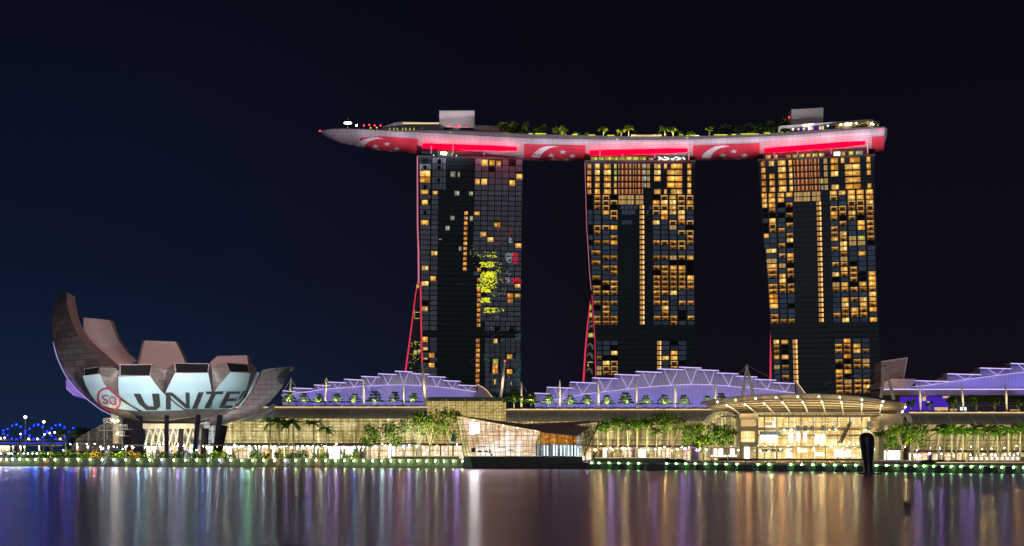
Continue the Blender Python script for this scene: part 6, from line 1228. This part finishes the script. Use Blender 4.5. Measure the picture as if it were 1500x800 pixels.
# ================================================================ street trees
pals = [(395, 622, 0), (409, 621, 0), (423, 624, 1), (429, 623, 1), (460, 625, 1), (478, 631, 1)]
for i, (x, y, c) in enumerate(pals):
    Y = 612; h = Z_(y - 4, Y) - LZ; plant('pa%d' % (i % 2), lambda: palm(70 + i, 14, 5.0), x, 671 + (HOR - 671) * 0 + (CAMH - LZ) * F / Y - 13, Y, f"{'dark' if c == 0 else 'green lit'} palm before the left mall front, {ORD[i]} palm from the left", 'palm', 'palm_tree', 'palms before the left mall front', 'leaf_palm', 'palm_trunk', h / 14, i)
LB = lambda Y: HOR + (CAMH - LZ) * F / Y
for i, (x, y) in enumerate([(875.6, 630), (890.5, 628), (905.3, 625), (919.6, 627), (933.4, 627), (947.4, 626), (962.3, 637)]):
    Y = 560; h = Z_(y - 6, Y) - LZ; plant('pb%d' % (i % 3), lambda: palm(80 + i, 14, 5.4), x, LB(Y), Y, f'bright green palm right of the glass pavilion, {ORD[i]} from the left' + (', shortest of the row' if i == 6 else ''), 'palm', 'palm_tree', 'seven palms right of the pavilion', 'leaf_palm', 'palm_trunk', h / 14, i * 2); lamp('POINT', (X_(x - 4, Y), Y - 7, LZ + 10), 3200, (1, .95, .45), .4)
for i, (x, y) in enumerate([(1375, 638), (1382, 633), (1394, 636), (1400, 634), (1410, 638), (1428, 633), (1433, 637), (1447, 634), (1461, 638), (1465, 636), (1477, 634), (1482, 638), (1494, 632), (1506, 635)]):
    Y = 545 + (i % 2) * 8; h = Z_(y - 6, Y) - LZ; plant('pc%d' % (i % 3), lambda: palm(90 + i, 12, 4.9), x, LB(Y), Y, f'bright green palm in the right hand row, {ORD[i]} from its left end', 'palm', 'palm_tree', 'palm row at the right', 'leaf_palm', 'palm_trunk', h / 12, i * 2.3)
    if i % 2 == 0: lamp('POINT', (X_(x + 3, Y), Y - 7, LZ + 9), 3400, (1, .95, .45), .4)
for x in (398, 412, 426, 460, 478): lamp('POINT', (X_(x, 606), 604, LZ + 6.5), 1300, (1, .95, .45), .4)
t_ = [(543, 617, 655, 30, 'broad leafed lit tree with round crown before the left mall front', 0, 'leaf'), (580, 614, 655, 30, 'darker round crowned tree between two taller lit trees', 1, 'leaf'), (613, 597, 660, 40, 'tall pale stemmed tree left of the yellow gallery', 2, 'leaf'), (630, 594, 660, 40, 'tall leafy tree in front of the gallery left corner', 3, 'leaf_hedge'), (657, 593, 660, 30, 'slim open crowned tree beside the glass pavilion', 4, 'leaf'),
      (985, 603, 668, 42, 'large lit broad crowned tree between the palms and the event hall', 5, 'leaf_hedge'), (1012, 620, 668, 28, 'smaller tree right of the large lit tree', 6, 'leaf'), (1030, 618, 668, 30, 'yellowish tree in front of the arched bay left side', 7, 'leaf_hedge'), (1045, 620, 668, 26, 'open crowned tree in front of the arched bay', 8, 'leaf'), (1066, 618, 668, 28, 'dark leafed tree left of the event hall pylon', 9, 'leaf'),
      (1299, 628, 672, 24, 'faint tree right of the black sculpture', 10, 'leaf'), (1322, 618, 672, 32, 'round dense green tree right of the event hall', 11, 'leaf_hedge'), (1338, 611, 672, 32, 'tall green tree at the canopy right foot', 12, 'leaf'), (120, 615, 655, 32, 'dark round tree beyond the promenade left of the glass hall', 13, 'leaf_dark')]
for x, y, yb, wd, lb, i, lm in t_:
    Y = 565 if x > 700 else 600; Y = 760 if x == 120 else Y; h = Z_(y, Y) - LZ; w_ = wd * Y / F
    cr, tr = broad_tree(200 + i, h, w_ * 1.25, h * (.38 if x != 120 else .2), 620 if x != 120 else 1600, lm, .05, 6)
    t = thing('leafy_tree', lb, 'tree', (X_(x, Y), Y, LZ), 'street trees before the mall'); 
    for mb in (cr, tr): mb.v = [(a_ + X_(x, Y), b_ + Y, c_ + LZ) for a_, b_, c_ in mb.v]
    cr.build('crown', M[lm], t); tr.build('trunk', M['palm_trunk' if i in (2, 3) else 'trunk'], t)
    if x != 120: lamp('POINT', (X_(x - 3, Y), Y - 9, LZ + h * .5), 15 * h * h, (1, .95, .48), .4)
Y = 600; plant('yy', lambda: palm(55, 9, 4.5), 97, LB(Y), Y, 'short bright yellow-green palm group left of the glass hall', 'palm', 'palm_tree', None, 'leaf_yellow', 'palm_trunk', (Z_(636, Y) - LZ) / 9); lamp('POINT', (X_(93, Y), Y - 5, LZ + 5), 900, (1, 1, .4), .4)
# ================================================================ black bulb sculpture and buoy in the water
Ys = 414.; t = thing('bulb_sculpture', 'tall dark bulb shaped figure standing in the water before the event hall', 'sculpture', (X_(1273, Ys), Ys, 0)); a = MB()
q6_ = lambda y: g6(0, y)[1]
prof = [(780, 38), (745, 33), (700, 34), (650, 40), (600, 46), (560, 50), (530, 51), (510, 46), (498, 37), (490, 20)]; rows = []
for y, r_ in prof:
    z = Z_(q6_(y), Ys); rr = r_ / 4.707 * Ys / F; rows.append([(X_(1020 + 1190 / 4.707 + (780 - y) * -.012, Ys) + rr * math.cos(2 * math.pi * k / 20), Ys + rr * math.sin(2 * math.pi * k / 20), z) for k in range(20)])
rows = [[(x, y, -1) for x, y, z in rows[0]]] + rows; a.grid(rows, closed=True); a.face(rows[-1]); a.build('bulb', M['black_metal'], t, smooth=True)
a = MB(); [a.tube((rows[6][k][0], rows[6][k][1], rows[6][k][2]), (rows[9][k][0], rows[9][k][1], rows[9][k][2]), .10, n=4) for k in range(0, 20, 4)]; a.build('rib', M['black_metal'], t)
a = MB(); a.box(rows[0][0][0] - 4.6, rows[0][0][0] + 1.6, Ys - 2.4, Ys + 2.4, -1, .35); a.build('plinth', M['concrete_dark'], t)
Yb = 185.; t = thing('channel_buoy', 'small round yellowish buoy with thin pole floating in the dark water', 'buoy', (X_(1329, Yb), Yb, 0)); a = MB(); a.ball((X_(1329, Yb), Yb, .18), .52, n=14, m=9, sz=.85); a.build('float', M['buoy_yellow'], t, smooth=True); a = MB(); a.tube((X_(1329, Yb), Yb, .5), (X_(1329.5, Yb), Yb, 3.4), .045, n=6); a.build('pole', M['steel_dark'], t); a = MB(); a.ball((X_(1329.6, Yb), Yb, 3.45), .09); a.build('top_lamp', M['steel_pale'], t)
a = MB(); a.tube((X_(1329, Yb), Yb, .10), (X_(1329, Yb), Yb, .26), .545, n=14); a.build('band', M['steel_dark'], t)

# ================================================================ outward facing lamps added along the waterfront to draw the streaks on the bay
BC = {'c': (.52, .76, 1.0), 'w': (1.0, .92, .85), 'b': (.07, .16, 1.0), 'v': (.55, .32, 1.0), 'r': (1.0, .32, .38), 'g': (1.0, .66, .26), 'o': (1.0, .50, .16), 'n': (.45, 1.0, .55)}
for spec in '3b 11b 18b 27w 33b 40b 47b 55b 70b 92v 104b 112v 126b 137r 150c 160c 166c 172w 180c 186v 196c 205c 214c 222w 232c 240c 251c 262v 270c 288c 297b 306c 318w 330c 343v 356c 366n 375c 386c 400c 420v 436v 452v 470w 481v 492v 507r 520b 532w 545v 560c 571v 583r 591r 600v 612c 626v 640w 654v 668v 712g 726o 741g 755v 770w 786o 800g 811v 822v 834o 846w 860v 872g 880g 893v 905v 918g 934g 947v 960v 972o 985g 998v 1010v 1024g 1042o 1056g 1070w 1082o 1096o 1104g 1112g 1121w 1130g 1143o 1156o 1168g 1180o 1192g 1204g 1217o 1230o 1241w 1252g 1290c 1300v 1310w 1326g 1343v 1362w 1378v 1395g 1410v 1424v 1438g 1452g 1470v 1490o'.split():
    x = float(spec[:-1]) + rnd.uniform(-1.5, 1.5); c = spec[-1]; Y = 598 if x < 72 else 604 if 1060 < x < 1290 else 560 if 660 < x < 860 else 632; r_ = rnd.choice([.4, .6, .9, 1.6]); z = LZ + (rnd.uniform(4.6, 8) if x > 72 else 3.4)
    t = thing('added_streak_lamp', {'c': 'pale cyan', 'w': 'warm white', 'b': 'deep blue', 'v': 'violet', 'r': 'rose red', 'g': 'golden', 'o': 'orange', 'n': 'pale green'}[c] + ' small lamp hung low along the waterfront fronts facing the bay', 'lamp', (X_(x, Y), Y, z), {'c': 'pale cyan', 'w': 'warm white', 'b': 'deep blue', 'v': 'violet', 'r': 'rose red', 'g': 'golden', 'o': 'orange', 'n': 'pale green'}[c] + ' waterfront lamps')
    a = MB(); a.ball((X_(x, Y), Y, z), .16, n=6, m=4); a.build('bulb', M[{'c': 'spark_cyan', 'w': 'lamp_pink', 'b': 'spark_blue', 'v': 'spark_violet', 'r': 'spark_rose', 'g': 'spark_gold', 'o': 'spark_gold', 'n': 'lamp_green'}[c]], t)
    a = MB(); a.box(X_(x, Y) - .3, X_(x, Y) + .3, Y + .26, Y + .5, z - .3, z + .3); a.build('bracket', M['steel_dark'], t)
    lamp('SPOT', (X_(x, Y), Y - .6 - r_, z), rnd.uniform(350, 2000) * (.5 if x < 72 else 1.8 if c in 'go' else 1.0) * (.6 + r_), BC[c], r_, (X_(x, Y), Y - 60, z - 5), 110, .7, name='added_streak_light')
